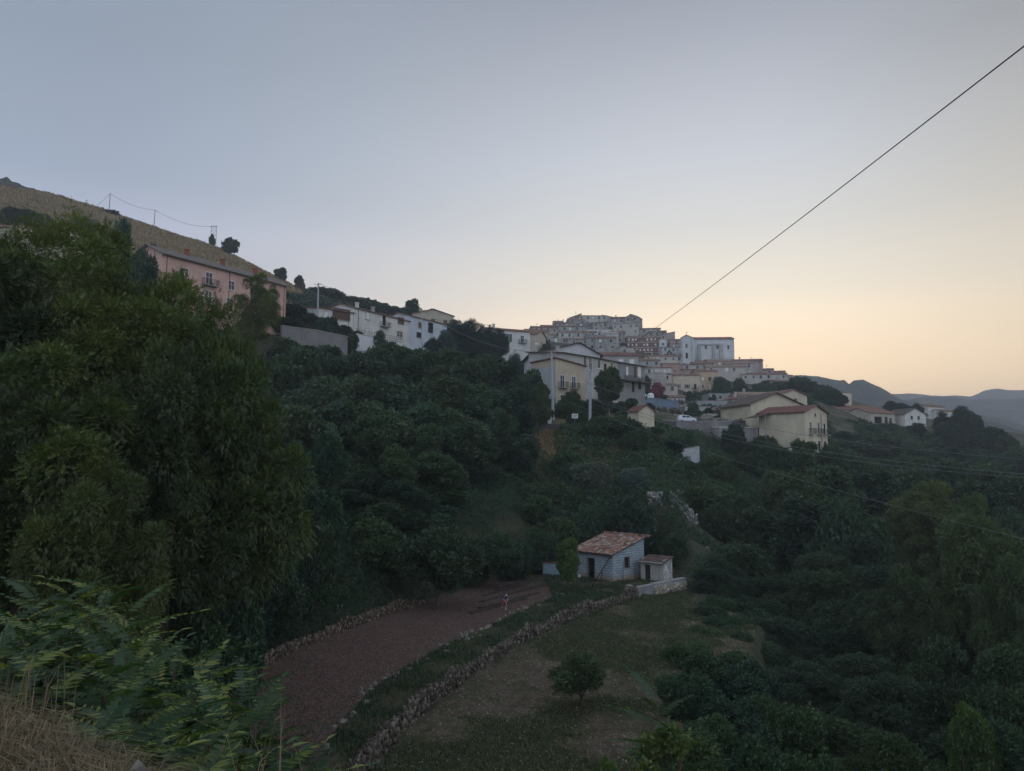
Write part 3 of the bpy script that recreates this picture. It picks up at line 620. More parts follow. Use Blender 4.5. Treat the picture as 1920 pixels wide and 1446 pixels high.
for i in range(16):
    px = rr.uniform(1345,1480); top = 702+(px-1345)*.06+rr.uniform(0,22); tree(px, top, 300-(top-702)*.8, rr.uniform(22,36), rr.choice(['broad1','dark1','broad3']), 'tree of the dark grove right of the cream house', 'tree', 'trees of the dark grove right of the cream house')
for a in [(1500,704,290,56,'broad1','big dark tree behind the chimney of the big yellow house'),(1522,712,285,46,'dark1','dark tree right of the one behind the yellow house chimney'),(1548,722,265,60,'broad3','broad dark tree between the yellow house and the tower house'),(1570,735,262,36,'dark1','dark tree at the left foot of the tower house'),
          (1717,752,285,44,'cedar1','dark cedar behind the white gabled house'),(1690,756,300,30,'pine1','dark pine behind the far right terrace house'),(1668,752,300,26,'pine1','small dark pine left of the cedar'),(1765,768,262,40,'spruce1','flat-topped dark conifer right of the white gabled house'),
          (1800,762,258,42,'pine1','tallest rounded dark pine near the far right'),(1822,772,256,34,'dark1','dark tree right of the tallest rounded pine'),(1838,778,250,26,'spruce1','pointed fir right of the rounded pines'),(1665,790,245,50,'broad1','leafy tree in front of the terrace house'),(1718,790,240,34,'dark1','dark tree in front of the white gabled house'),
          (1640,800,238,50,'broad2','tree under the terrace house'),(1590,785,240,60,'broad3','tree right beside the big yellow house'),(1620,790,236,60,'broad1','tree between the yellow house and terrace house'),(1580,805,215,60,'dark1','dark tree behind the right corner of the big yellow house'),
          (1850,795,240,60,'broad1','tree at the far right skyline of the wood'),(1890,815,230,60,'broad2','last tree of the wood at the right edge'),(1780,790,240,60,'broad3','tree below the flat-topped conifer')]: tree(*a)
for i in range(26):
    px = rr.uniform(1400,1510); tree(px, 690+(px-1400)*.14+rr.uniform(-2,5), rr.uniform(412,430), rr.uniform(12,18), 'dark1', 'tiny tree on the skyline right of the old village', 'tree', 'trees on the skyline right of the old village')
tree(1231,717,215,34,'oleander','red-pink flowering oleander bush beside the long grey house','shrub',base=750)
for a in [(1295,732,270,20,'bush3'),(1335,738,262,18,'bush3'),(1250,752,215,22,'bush1'),(1300,755,200,20,'bush2'),(1330,765,185,26,'bush1'),(1215,735,205,24,'bush3'),(1205,718,215,20,'broad1'),(1270,772,170,18,'bush1')]:
    tree(*a, 'small shrub on the rocky terraces above the parked car', 'shrub', 'shrubs on the rocky terraces above the car')
for a in [(1140,660,330,14,'dark1'),(1155,605,415,10,'dark1'),(1168,640,360,16,'dark1'),(1175,648,350,16,'dark1'),(1160,628,395,10,'dark1'),(1118,617,400,14,'dark1'),(1110,640,375,10,'bush1'),(1255,655,372,10,'dark1'),(1212,700,250,16,'dark1'),(1045,660,300,16,'dark1'),(1035,672,285,14,'broad1')]:
    tree(*a, 'small dark tree squeezed between the old village houses', 'tree', 'trees between the old village houses')
# ---- garden fruit trees
def tree_at(px, pyb, Y, pyt, wpx, kind, label, cat='tree', group=None):
    b = P(px, pyb, Y); z = h1(b.x, Y); return plant(kind, (b.x, Y, z-.05), P(px, pyt, Y).z-z, wpx/FPX*Y, label, cat, group)
g = G(821,1143,ZG); tree_at(821,1143,g.y,995,165,'fruit1','dark fruit tree with bare trunk at the near end of the garden')
g = G(940,1104,ZG); tree_at(938,1104,g.y,1000,110,'fruit1','smaller fruit tree behind the person')
g = G(1065,1112,ZG); tree_at(1065,1112,g.y,1008,56,'fruit2','young bright green tree in front of the block shed')
tree_at(1090,1352,40,1212,140,'fruit3','small fruit tree on the lower meadow')
for a in [(1290,1200,50,120,'fine3'),(1345,1215,46,150,'fine3'),(1400,1240,43,150,'fine3'),(1290,1260,40,120,'fine3'),(1380,1300,37,160,'fine3'),(1460,1300,37,160,'fine3'),(1330,1340,33,140,'fine3'),(1430,1380,31,170,'fine3'),(1520,1400,30,160,'fine3'),(1318,1172,57,80,'fine3'),(1355,1150,60,100,'fine3'),(1345,1115,66,70,'fine3'),(1350,1085,72,80,'fine3')]:
    tree(*a, 'dense shrub of the dark thicket right of the lower meadow', 'shrub', 'shrubs of the thicket right of the lower meadow')
for a in [(880,1000,70,90),(960,1010,74,80),(1010,985,78,80),(420,1090,46,130),(520,1110,50,120),(620,1080,58,130),(700,1060,62,110),(760,1040,66,110),(430,1040,44,170),(380,1090,38,170),(500,1000,49,170),(455,960,46,150),(560,940,54,150),(330,1140,34,150),(360,1180,40,110),(470,1030,52,130),(560,1000,58,130),(680,980,68,110)]:
    tree(*a, 'fine3', 'rounded mound of scrub on the slope above the garden', 'shrub', 'mounds of scrub on the slope above the garden')
# ---- bramble cover (uncountable)
def thicket(name, label, poly, n, size, amp, mat, seed, tms=T_LEAF, excl=None, freq=.22):
    r = np.random.default_rng(seed); poly = np.array(poly, float); lo = poly.min(0); hi = poly.max(0)
    q = r.uniform(lo, hi, (int(n*2.2), 2)); q = q[inpoly(q[:, 0], q[:, 1], poly)]
    for e in (excl or []): q = q[~inpoly(q[:, 0], q[:, 1], e)]
    q = q[:n]; x, y = q.T
    lump = np.clip(fbm(x*freq, y*freq, seed)-.28, 0, 1)*amp*2.2; lump += np.abs(fbm(x*.9, y*.9, seed+3)-.45)*amp*.9
    z = H(x, y)+lump*(1-r.random(len(x))**2.2*.75)+.1
    pos = np.stack([x, y, z], 1); d = r.normal(size=pos.shape); d[:, 2] = abs(d[:, 2])*.6-.15; up = r.normal(0, .35, pos.shape)+np.array([0, -.35, 1]); sc = size*r.uniform(.6, 1.4, len(x))*(1+.6*(vnoise(x*.3, y*.3, seed+8)-.5)); var = np.clip(vnoise(x*.25, y*.25, seed+9)*.6+r.random(len(x))*.4, 0, 1)
    w = r.integers(0, len(tms), len(x)); o = link_mesh(name, leaf_mesh(name, [scatter(tm, pos[w == i], d[w == i], up[w == i], sc[w == i], var[w == i]) for i, tm in enumerate(tms)]), mat)
    return meta(o, label, 'undergrowth', kind='stuff')
UPX = [(p.x, p.y) for p in UW]
thicket('bramble_slope', 'dark brambles and creepers covering the slope above the garden', [(-34,36)]+[(x-1.0, y+1.6) for x, y in UPX[:9]]+[(6,74),(16,73),(22,96),(10,104),(-8,108),(-30,108),(-46,80)], 120000, .20, 2.3, M_BRAM, 201, excl=[POLY], freq=.3)
thicket('grass_verge', 'short green growth on the strip above the upper stone wall', [(x-.2, y+.25) for x, y in UPX[:7]]+[(x-2.2, y+2.6) for x, y in UPX[:7]][::-1], 15000, .13, .12, M_BRAM, 207)
thicket('ravine_undergrowth', 'dark undergrowth filling the ravine at right', [(16.5,74),(20,70),(21,60),(17,50),(13,42),(11,33),(10,26),(12,20),(40,26),(75,60),(70,110),(30,100),(24,84)], 110000, .22, 1.8, M_BRAM, 203)
thicket('left_undergrowth', 'dark undergrowth beneath the walnut trees', [(-7,11),(-9,20),(-14,30),(-18,40),(-34,40),(-30,12)], 50000, .20, 1.0, M_BRAM, 204)

thicket('slope_undergrowth', 'dark green undergrowth between the trees below the road', [(8,84),(14,87),(20,84.5),(34,84),(60,96),(75,130),(70,148),(54,151),(34,148),(24,144),(18,131),(6,118)], 42000, .42, 1.5, M_BRAM, 211, excl=[np.array([(14,88),(26,88),(26,99),(14,99)])])
thicket('wood_undergrowth', 'undergrowth of the wood below the far right houses', [(62,128),(75,108),(110,120),(160,160),(190,230),(150,250),(112,244),(86,196)], 40000, .8, 2.2, M_BROAD, 212, freq=.12)
thicket('street_undergrowth', 'scrub on the slope under the street wall', [(-46,108),(-30,106),(4,110),(2,122),(-14,134),(-30,128),(-44,122)], 16000, .45, 1.2, M_BRAM, 213)
thicket('crest_scrub', 'dark scrub on the slope behind the white row house', [(-62,200),(-46,172),(-30,176),(-10,214),(-20,262),(-60,290),(-84,300),(-66,240)], 30000, .75, 1.6, M_DARK, 214, freq=.12)

thicket('hillside_scrub', 'scrubby green cover on the slope between the yellow house and the tower house', [(56,158),(78,150),(98,240),(112,300),(92,335),(68,300),(58,240)], 16000, .8, 1.3, M_BROAD, 215, freq=.12)

rr = random.Random(77)
for i in range(30):
    px = rr.uniform(1190, 1405); Y = rr.uniform(165, 268); x = (px-960)/FPX*Y; z = h1(x, Y); w = rr.uniform(1.6, 3.6); plant(rr.choice(['bush1','bush2','bush3']), (x, Y, z-.2), w*rr.uniform(.6,.9), w, 'small shrub among the stones of the rocky slope', 'shrub', 'shrubs among the stones of the rocky slope')

rr = random.Random(91); q_ = 0
while q_ < 46:
    x = rr.uniform(-32, 8); Y = rr.uniform(54, 104)
    if inpoly(np.array([x]), np.array([Y]), POLY)[0] or segdist(np.array([x]), np.array([Y]), POLY, True)[0] < 3.5: continue
    w = rr.uniform(3.5, 6.5); k = rr.choice(['bush1','bush1','ivy1','broad3','robinia1','fine3']); hh = w*rr.uniform(.6, .85)*(1.5 if k in ('ivy1','robinia1') else 1); q_ += 1
    plant(k, (x, Y, h1(x, Y)-.3), hh, w, 'creeper-covered scrub on the slope above the garden', 'shrub', 'creeper-covered scrub on the slope above the garden')
# ------------------------------------------------------------------ houses
WH=(.62,.61,.57); CREAM=(.60,.51,.39); YEL=(.58,.52,.39); PINK=(.62,.40,.34); GREY=(.36,.35,.33); BEIGE=(.46,.41,.33); OCH=(.50,.42,.31); STONE='stone'; ROSE=(.42,.27,.23)
def wallmat(c): return rubble((.27,.265,.25), 1.1, (.36,.355,.34)) if c == 'stone' else rubble((.28,.25,.215), .9, (.33,.31,.28)) if c == 'stone2' else stucco(c)
FRAMEW = plain('white_paint', (.66,.66,.64), .6, var=.05); SHUT = plain('brown_shutter', (.10,.06,.04), .6); DARKIN = plain('dark_interior', (.012,.012,.014), .9); IRON = plain('dark_iron', (.03,.03,.035), .5); CONC = plain('concrete', (.30,.295,.28), .9); BRICKC = plain('brick_red', (.26,.09,.06), .9)
GREENSH = plain('green_shutter', (.05,.09,.07), .6); GALV = plain('galvanised', (.35,.37,.39), .5); PIPE = plain('copper_pipe', (.12,.06,.045), .5); SOFF = plain('roof_edge', (.09,.07,.06), .8); REDROOF = rooftile((.20,.095,.075)); GREYROOF = rooftile((.20,.17,.15)); TILE = rooftile(); TILEL = rooftile((.30,.20,.15))
def window(root, M, u, z, w, h, style='w', side='front', dims=None):
    """window centred at u along the face, sill at z; M maps (u, out, z) -> local coords"""
    def bx(mb, u0, u1, o0, o1, z0, z1):
        c = [M(a, o, zz) for zz in (z0, z1) for a, o in ((u0,o0),(u1,o0),(u1,o1),(u0,o1))]; mb.hull8(c)
    fr = MB(); t = .12 if 'W' in style else .07
    fm = FRAMEW if style[0] in 'wW' else CONC
    for (a, b, c, d) in ((u-w/2-t, u-w/2, z-t, z+h+t), (u+w/2, u+w/2+t, z-t, z+h+t), (u-w/2, u+w/2, z+h, z+h+t), (u-w/2, u+w/2, z-t, z)): bx(fr, a, b, .003, .06, c, d)
    bx(fr, u-w/2-t-.05, u+w/2+t+.05, .003, .12, z-t-.07, z-t)
    o = fr.build('window', fm, root)
    if 's' in style: # closed shutters
        p = MB(); bx(p, u-w/2, u-.01, .003, .035, z, z+h); bx(p, u+.01, u+w/2, .003, .035, z, z+h); p.build('shutter', SHUT if 'b' in style else GREENSH if 'g' in style else FRAMEW, o)
    else:
        p = MB(); bx(p, u-w/2, u+w/2, .003, .015, z, z+h); p.build('pane', DARKIN if 'o' in style else glassmat(), o)
        if 'm' in style: q = MB(); bx(q, u-.03, u+.03, .016, .04, z, z+h); bx(q, u-w/2, u+w/2, .016, .04, z+h*.6, z+h*.6+.04); q.build('mullion', FRAMEW, o)
    if 'p' in style: # open shutters flat on the wall
        for sg in (-1, 1):
            q = MB(); a, b = sorted((u+sg*(w/2+t), u+sg*(w/2+t+w/2))); bx(q, a, b, .01, .05, z, z+h); q.build('shutter', GREENSH if 'g' in style else SHUT, o)
    if 'B' in style: # balcony
        bw = w/2+(.28 if w < .8 else .45 if w < 1 else .8 if w > 1 else .7); q = MB(); bx(q, u-bw, u+bw, .003, .95, z-.22, z-.08); bl = q.build('balcony', CONC, root)
        rl = MB(); bx(rl, u-bw, u+bw, .90, .94, z+.85, z+.9)
        for sg in (-1, 1): a = u+sg*bw; bx(rl, min(a, a-sg*.04), max(a, a-sg*.04), .02, .94, z+.85, z+.9)
        k = int(bw*2/.16)
        for i in range(k+1): a = u-bw+i*2*bw/k; bx(rl, a-.012, a+.012, .905, .93, z-.08, z+.86)
        for sg in (-1, 1):
            for i in range(5): a = u+sg*(bw-.012); bx(rl, a-.012, a+.012, .1+i*.17, .125+i*.17, z-.08, z+.86)
        rl.build('railing', IRON, bl)
def house(name, label, px, pye, Y, w, d, h, rot, wc, roof='gx', rh=1.6, rm=None, front=(), left=(), right=(), cat='house', group=None, ext=4, over=.35, chim=0, grid=None, pipes=(), anchor='c', lift=0, pkf=.5):
    """front face centre (or 'l'/'r' front corner) seen at (px, eave row pye) at distance Y"""
    p = P(px, pye, Y); ra = R(rot); ca, sa = math.cos(ra), math.sin(ra)
    off = {'c': 0, 'l': w/2, 'r': -w/2}[anchor]; loc = Vector((p.x+off*ca, p.y+off*sa, p.z-h+lift))
    root = empty(name, loc, ra, label, cat, group)
    x0, x1 = -w/2, w/2; xp = x0+w*pkf; wm = wallmat(wc); b = MB(); ze = -ext
    gable = {'gx': ('x',), 'gy': ('y',)}
    if roof == 'gx': b.prism([(0, ze), (d, ze), (d, h), (d/2, h+rh), (0, h)], x0, x1, 'x')
    elif roof == 'gy': b.prism([(x0, ze), (x1, ze), (x1, h), (xp, h+rh), (x0, h)], 0, d, 'y')
    elif roof == 'mf': b.prism([(0, ze), (d, ze), (d, h+rh), (0, h)], x0, x1, 'x')      # mono pitch, rising backwards
    elif roof == 'ml': b.prism([(x0, ze), (x1, ze), (x1, h), (x0, h+rh)], 0, d, 'y')     # falling to the right
    elif roof == 'mr': b.prism([(x0, ze), (x1, ze), (x1, h+rh), (x0, h)], 0, d, 'y')     # rising to the right
    else: b.box(x0, x1, 0, d, ze, h)
    b.build('wall', wm, root)
    rm = rm or TILE; r = MB(); o = over; t = .16; e = .003
    def slab(q, n=(0,0,1)): # q: 4 corner points ccw of underside
        r.hull8([tuple(a) for a in q]+[(a[0], a[1], a[2]+t) for a in q])
    if roof == 'gx':
        k = rh/(d/2)
        slab([(x0-o, -o, h-k*o+e), (x1+o, -o, h-k*o+e), (x1+o, d/2, h+rh+e), (x0-o, d/2, h+rh+e)]); slab([(x0-o, d/2, h+rh+e), (x1+o, d/2, h+rh+e), (x1+o, d+o, h-k*o+e), (x0-o, d+o, h-k*o+e)])
    elif roof == 'gy':
        k = rh/(xp-x0); k2 = rh/(x1-xp)
        slab([(x0-o, -o, h-k*o+e), (xp, -o, h+rh+e), (xp, d+o, h+rh+e), (x0-o, d+o, h-k*o+e)]); slab([(xp, -o, h+rh+e), (x1+o, -o, h-k2*o+e), (x1+o, d+o, h-k2*o+e), (xp, d+o, h+rh+e)])
    elif roof == 'mf': k = rh/d; slab([(x0-o, -o, h-k*o+e), (x1+o, -o, h-k*o+e), (x1+o, d+o, h+rh+k*o+e), (x0-o, d+o, h+rh+k*o+e)])
    elif roof == 'ml': k = rh/w; slab([(x0-o, -o, h+rh+k*o+e), (x1+o, -o, h-k*o+e), (x1+o, d+o, h-k*o+e), (x0-o, d+o, h+rh+k*o+e)])
    elif roof == 'mr': k = rh/w; slab([(x0-o, -o, h-k*o+e), (x1+o, -o, h+rh+k*o+e), (x1+o, d+o, h+rh+k*o+e), (x0-o, d+o, h-k*o+e)])
    elif roof == 'hip':
        i = min(w, d)/2
        A = [(x0-o, -o, h+e), (x1+o, -o, h+e), (x1+o, d+o, h+e), (x0-o, d+o, h+e)]
        Rg = [(x0+i, d/2, h+rh), (x1-i, d/2, h+rh)] if w >= d else [(0, i, h+rh), (0, d-i, h+rh)]
        B = [(a[0], a[1], a[2]+t) for a in A]; v = A+B+[(q[0], q[1], q[2]+t) for q in Rg]
        f = [(0,3,2,1),(0,1,5,4),(1,2,6,5),(2,3,7,6),(3,0,4,7)]
        f += [(4,5,9,8),(6,7,8,9),(5,6,9),(7,4,8)] if w >= d else [(4,5,8),(6,7,9),(5,6,9,8),(7,4,8,9)]
        r.add(v, f)
    else: r.box(x0-.1, x1+.1, -.1, d+.1, h+e, h+.14)
    ro = r.build('roof', rm, root)
    for i in range(chim):
        cx = (-.3+.35*i)*w*.8; zz = h+(rh*.6 if roof[0] != 'f' else 0); c = MB(); c.box(cx-.3, cx+.3, d*.45-.3, d*.45+.3, zz-.6, zz+1.5); c.box(cx-.4, cx+.4, d*.45-.4, d*.45+.4, zz+1.5, zz+1.62); c.build('chimney', BRICKC if wc == PINK else CONC if i % 2 else wm, ro)
    MF = lambda u, oo, z: (u, -oo, z)
    ML = lambda u, oo, z: (x0-oo, d/2-u, z)      # u>0 towards the viewer's left? (towards front = +)
    MR = lambda u, oo, z: (x1+oo, d/2+u, z)
    for lst, M in ((front, MF), (left, ML), (right, MR)):
        for q in lst: window(root, M, *q)
    if grid:
        nc, nr, ww, hh, st, pitch, z0 = grid; rg = random.Random(int(px*7+pye))
        for j in range(nr):
            for i in range(nc):
                if rg.random() < .12: continue
                u = (i+.5)/nc*w-w/2+rg.uniform(-.12, .12)*w/nc; zz = z0+j*pitch
                if zz+hh > h-.15: continue
                s2 = st if rg.random() < .7 else rg.choice(['c', 'wo', 'ws', 'cs', 'csb'])
                window(root, MF, u, zz, ww*rg.uniform(.85, 1.1), hh*rg.uniform(.85, 1.15), s2)
    for u in pipes:
        mb = MB(); mb.tube([(u, -.07, h-.05), (u, -.07, ze)], .05, 6); mb.build('drainpipe', PIPE, root)
    return root
def box_part(root, name, mat, x0, x1, y0, y1, z0, z1, **k):
    mb = MB(); mb.box(x0, x1, y0, y1, z0, z1); return mb.build(name, mat, root, **k)
# ---- pink apartment house (recedes to the right, 2-3 storeys)
pl = P(304, 474, 118); pr_ = P(537, 524, 141); dv = pr_-pl; wlen = math.hypot(dv.x, dv.y); rotp = math.degrees(math.atan2(dv.y, dv.x))
def face_u(px, p0, rot, wlen):
    """distance along a facade line (from its centre) where the ray of column px meets it"""
    k = (px-960)/FPX/(CP); a = math.cos(R(rot)); b = math.sin(R(rot))
    s = (k*p0.y-p0.x)/(a-k*b); return s-wlen/2
hp = 8.6
def pk(px, w, h, z, st): return (face_u(px, pl, rotp, wlen), z, w, h, st)
slope = (pr_.z-pl.z)/wlen
house('apartment_house', 'long pink three-storey house with white window frames, high above the walnuts', 304, 474, 118, wlen, 7, hp, rotp, PINK, 'gx', 1.7, GREYROOF, anchor='l', ext=5, over=.6,
      front=[pk(337,1.3,1.4,5.6,'wm'), pk(384,1.3,2.1,5.2,'WmB'), pk(427,1.2,1.5,5.3,'wm'), pk(425,1.2,1.5,2.2,'wm'), pk(384,1.3,2.1,2.0,'WmB'), pk(468,1.2,1.5,4.4,'wm'), pk(510,1.3,1.5,5.0,'ws'), pk(337,1.3,1.4,2.4,'wm')], pipes=(-wlen/2+.9, 0, wlen/2-.5), chim=3)
# tilt compensation is real: the street falls, so the row steps down
# ---- long white row house
def rowhouse(name, label, pxa, pya, Ya, pxb, pyb, Yb, d, h, wc, wins, **k):
    a = P(pxa, pya, Ya); b = P(pxb, pyb, Yb); v = b-a; w = math.hypot(v.x, v.y); r = math.degrees(math.atan2(v.y, v.x))
    ze = (a.z+b.z)/2; px = pxa
    ws = [(face_u(q[0], a, r, w), P(q[0], q[1], a.y+(b.y-a.y)*(face_u(q[0], a, r, w)/w+.5)).z-(a.z-h), q[2], q[3], q[4]) for q in wins]
    return house(name, label, pxa, pya, Ya, w, d, h, r, wc, front=ws, anchor='l', **k), a, r, w
rowhouse('row_house', 'long whitewashed two-storey row house with a small iron balcony', 664, 577, 156, 768, 592, 172, 8, 5.6, WH, [(687,599,1.1,1.5,'cs'),(718,612,1.1,2.4,'woB'),(750,608,2.2,1.5,'csb'),(686,629,1.1,1.4,'cs'),(748,632,2.0,1.3,'wm')], roof='gx', rh=1.2, rm=TILE, ext=3, chim=2, pipes=(-8,))
rowhouse('row_house', 'bluish white end house of the row, beside the blue cedars', 768, 592, 172, 838, 606, 184, 7, 5.4, (.50,.55,.60), [(786,615,1.2,1.3,'csb'),(806,624,1.8,2.4,'co'),(784,633,1.6,1.2,'co')], roof='gx', rh=1.0, rm=TILE, ext=3)
rowhouse('row_house', 'low white house with brown roller shutter at the left end of the row', 598, 577, 150, 663, 583, 156, 7, 4.0, WH, [(637,600,4.2,2.3,'csb'),(608,602,.9,1.9,'cs')], roof='mf', rh=1.0, rm=TILE, ext=3, pipes=(2.9,))
house('house', 'grey house with low gable and two red shutters behind the white row', 812, 591, 214, 12, 9, 5.0, 18, BEIGE, 'gy', 1.7, TILE, front=[(0,2.4,1.1,1.5,'csb'),(3.6,2.2,1.1,1.5,'csb')], chim=2)
house('house', 'white two-storey house with long balcony next to the conifers', 955, 620, 212, 13, 9, 6.2, 24, WH, 'gx', 1.2, TILE, front=[(-1.0,3.0,1.7,2.2,'wmpg'),(4,3.0,1,2,'wmB')], chim=1, left=[(0,2,1,1.2,'cs')])
house('house', 'small pale beige house with ochre gable at the foot of the old village', 988, 627, 240, 7, 9, 6.5, -20, BEIGE, 'gx', 1.4, TILE, front=[(-2,1.5,.9,1.8,'co')], right=[(0,3.5,.8,1,'c')], chim=1)
house('house', 'yellowish blank gable wall behind the dark pine', 1003, 622, 262, 9, 9, 8, 10, OCH, 'gx', 1.2, TILE)
# ---- central group
gh = house('house', 'pink and white house with wide off-centre gable, tallest in the middle group', 1061, 665, 154, 14.3, 12, 7.5, 6, (.58,.585,.59), 'gy', 2.45, SOFF, front=[(-3.0,3.0,.9,1.7,'Ws'),(-5.4,2.2,1.1,1.1,'co')], over=.6, ext=6, pkf=.70)
mb = MB(); mb.prism([(-7.14, -4), (-1.6, -4), (-1.6, 8.7), (-7.14, 7.45)], -.03, -.003, 'y'); mb.build('pink_wall', stucco((.50,.37,.36)), gh)
house('house', 'ochre house with white-framed doors and a long iron balcony', 1042, 683, 140, 6.6, 8.5, 7.6, 30, OCH, 'ml', 1.1, REDROOF, front=[(-1.9,3.4,.85,2.2,'WmB'),(.7,3.3,.85,2.2,'WmB'),(-1.9,-.1,.85,2.0,'Wsb'),(.7,.2,.85,1.6,'w'),(2.7,.6,.35,.5,'co')], ext=4, over=.4, anchor='l')
oc = [o for o in col.objects if o.get('label', '').startswith('ochre house with')][0]
box_part(oc, 'side_wall', stucco((.40,.41,.41)), -3.34, -3.303, .02, 8.48, -4, 7.5)
GW = (.42,.42,.40)
rowhouse('house', 'weathered grey house with two white-framed windows behind the right power pole', 1056, 662, 146, 1127, 674, 155, 9, 8.6, GW, [(1097,686,1.0,1.9,'W'),(1107,693,1.0,2.4,'Wm'),(1107,715,.9,1.8,'W'),(1107,743,.9,2.0,'W'),(1123,690,1.0,1.8,'W')], roof='mf', rh=.9, rm=SOFF, ext=5, over=.5, chim=1)
rowhouse('house', 'narrow pale yellow house with white-framed door, joined to the long grey house', 1127, 674, 155, 1158, 679.5, 160, 9, 8.2, (.50,.47,.37), [(1147,702,1.1,2.5,'W'),(1135,697,.9,1.6,'co')], roof='mf', rh=.9, rm=SOFF, ext=5, over=.5)
lg = rowhouse('house', 'long dark grey house with a balcony slab across its whole front', 1158, 679.5, 160, 1209, 688, 168, 9, 8.2, (.26,.26,.26), [(1176,705,.9,2.0,'cs'),(1191,708,1.1,2.4,'csb'),(1199,708,1.1,2.4,'ws'),(1175,726,1.1,1.6,'c'),(1187,735,1.0,2.4,'co'),(1199,730,1.2,2.0,'co')], roof='mf', rh=.9, rm=SOFF, ext=5, over=.5)
bw_ = lg[3]/2; bl = box_part(lg[0], 'balcony', SOFF, -bw_+.4, bw_+.7, -1.3, -.003, 4.35, 4.6); rl = MB()
for i in range(40): x = -bw_+.45+i*(2*bw_+.2)/39; rl.box(x-.02, x+.02, -1.28, -1.24, 4.603, 5.5)
rl.box(-bw_+.4, bw_+.7, -1.29, -1.23, 5.503, 5.56); rl.build('railing', IRON, bl)
house('house', 'low grey house with white shutters and red roof under the brick block', 1163, 667, 235, 11.5, 9, 6.5, 4, GREY, 'gx', 1.5, REDROOF, front=[(-4.5,3.4,1.3,1.4,'ws'),(.2,3.6,1.3,1.7,'ws'),(3.6,3.6,1.3,1.7,'ws')])
# ---- big yellow house at right, two volumes
house('apartment_house', 'big cream-yellow house with red roof, blank side wall and three balconies', 1508, 772, 142, 8.6, 9.5, 9.3, 41, YEL, 'gy', 1.35, REDROOF, anchor='l', ext=5, over=.45,
      front=[(-2.2,5.3,.75,2.1,'wB'),(.9,5.3,.75,2.1,'wB'),(3.2,5.2,.75,2.1,'woB'),(-2.0,1.8,.75,2.0,'co'),(.9,1.8,.75,2.0,'co'),(3.2,1.8,.75,2.0,'co'),(-.2,8.6,.4,.5,'co')], pipes=(1.9,), left=[])
h2 = house('apartment_house', 'taller cream-yellow gabled house joined behind the big yellow one', 1455, 758, 156, 11.8, 12, 8.0, 14, YEL, 'gy', 2.3, SOFF, ext=5, over=.6)
bb = house('house', 'small yellow attic house with gable peeping over the joined yellow roofs', 1488, 741, 172, 8, 8, 7, 24, YEL, 'gy', 1.2, TILE, front=[(.5,5.0,.6,1.2,'co')], left=[])
# porch of the yellow house
pr = empty('porch', P(1427, 820, 147), R(14), 'dark lean-to porch roof on posts at the side of the yellow house', 'porch'); 
mb = MB(); mb.hull8([(-1.5,-.8,3.7),(1.5,-.8,4.6),(1.5,3,4.6),(-1.5,3,3.7),(-1.5,-.8,3.82),(1.5,-.8,4.72),(1.5,3,4.72),(-1.5,3,3.82)]); mb.build('roof', SOFF, pr)
for x in (-1.3, .6): 
    mb = MB(); mb.box(x-.06, x+.06, -.7, -.58, -1, 3.72+(x+1.5)*.3-.02); mb.build('post', CONC, pr)
# ---- cabins, garage, blue shed
house('transformer_cabin', 'small yellow cabin with red tiled gable roof beside the road', 1212, 771, 128, 3.1, 3.4, 3.6, 24, YEL, 'gy', .95, REDROOF, cat='cabin', ext=.4, over=.25)
mb = MB(); cabin_base = house('retaining_block', 'white rendered block under the small yellow cabin', 1212, 803, 127.6, 3.4, 3.6, 3.0, 24, WH, 'flat', 0, CONC, cat='wall', ext=3)
house('garage', 'pale flat-roofed garage half buried left of the yellow house', 1385, 802, 150, 8.5, 8, 3.6, 12, (.34,.33,.33), 'flat', 0, FRAMEW, cat='garage', ext=5)
house('blue_shed', 'low blue metal shed with water tank on its roof', 1222, 754, 200, 13.5, 8, 3.6, -14, (.18,.235,.30), 'gy', 1.0, plain('blue_sheet', (.17,.23,.30), .5), cat='shed', ext=2, over=.1)
tk = P(1220, 748, 203); t_ = empty('water_tank', tk, 0, 'white water tank standing on the blue metal shed', 'tank'); mb = MB(); mb.tube([(0,0,-.3),(0,0,1.2),(0,0,1.5)], [.9,.9,.5], 14); mb.build('tank', FRAMEW, t_)
mb = MB(); mb.tube([(0,0,1.5),(0,0,1.6)], [.25,.25], 10); mb.build('lid', GALV, t_)
# ---- cream terraced houses
house('apartment_house', 'cream three-storey house with two balcony rows facing the valley', 1287, 704, 315, 11.0, 10, 12.0, 3, CREAM, 'gx', 1.0, TILE, anchor='c', ext=5,
      front=[(-3.6,6.6,1.0,1.6,'wpg'),(.2,6.6,1.0,1.6,'wpg'),(3.6,6.2,1.1,2.2,'woB'),(-3.6,3.6,1.0,1.6,'wpg'),(.2,3.6,1.0,1.6,'wpg'),(3.6,3.2,1.1,2.2,'wpgB'),(-2.6,.2,1.6,1.6,'co'),(2.6,.2,1.6,1.6,'co')])
house('apartment_house', 'taller peach house adjoining the cream one on its right', 1328, 696, 316, 8.2, 10, 13.6, 5, (.50,.38,.27), 'gx', 1.2, TILE, ext=5, front=[(-2.5,9.6,.9,1.5,'cs'),(.6,9.6,1.0,1.5,'co'),(-2.5,6.3,.8,1.6,'w'),(.7,6.3,.8,1.6,'ws'),(-2.4,2.8,1.4,2.3,'coB'),(1.8,2.2,.5,.5,'co')])
house('house', 'low annex with flat roof right of the peach house', 1345, 709, 313, 3.6, 6, 9, 5, (.52,.43,.33), 'flat', 0, CONC, front=[(-.6,6.0,1.2,1.9,'co')])
house('house', 'reddish brown house behind the left end of the cream house', 1258, 682, 340, 8, 9, 12, 0, ROSE, 'mf', 1.2, TILE, front=[(-1,3,.8,1.2,'co'),(2,8,.9,1.2,'w')])
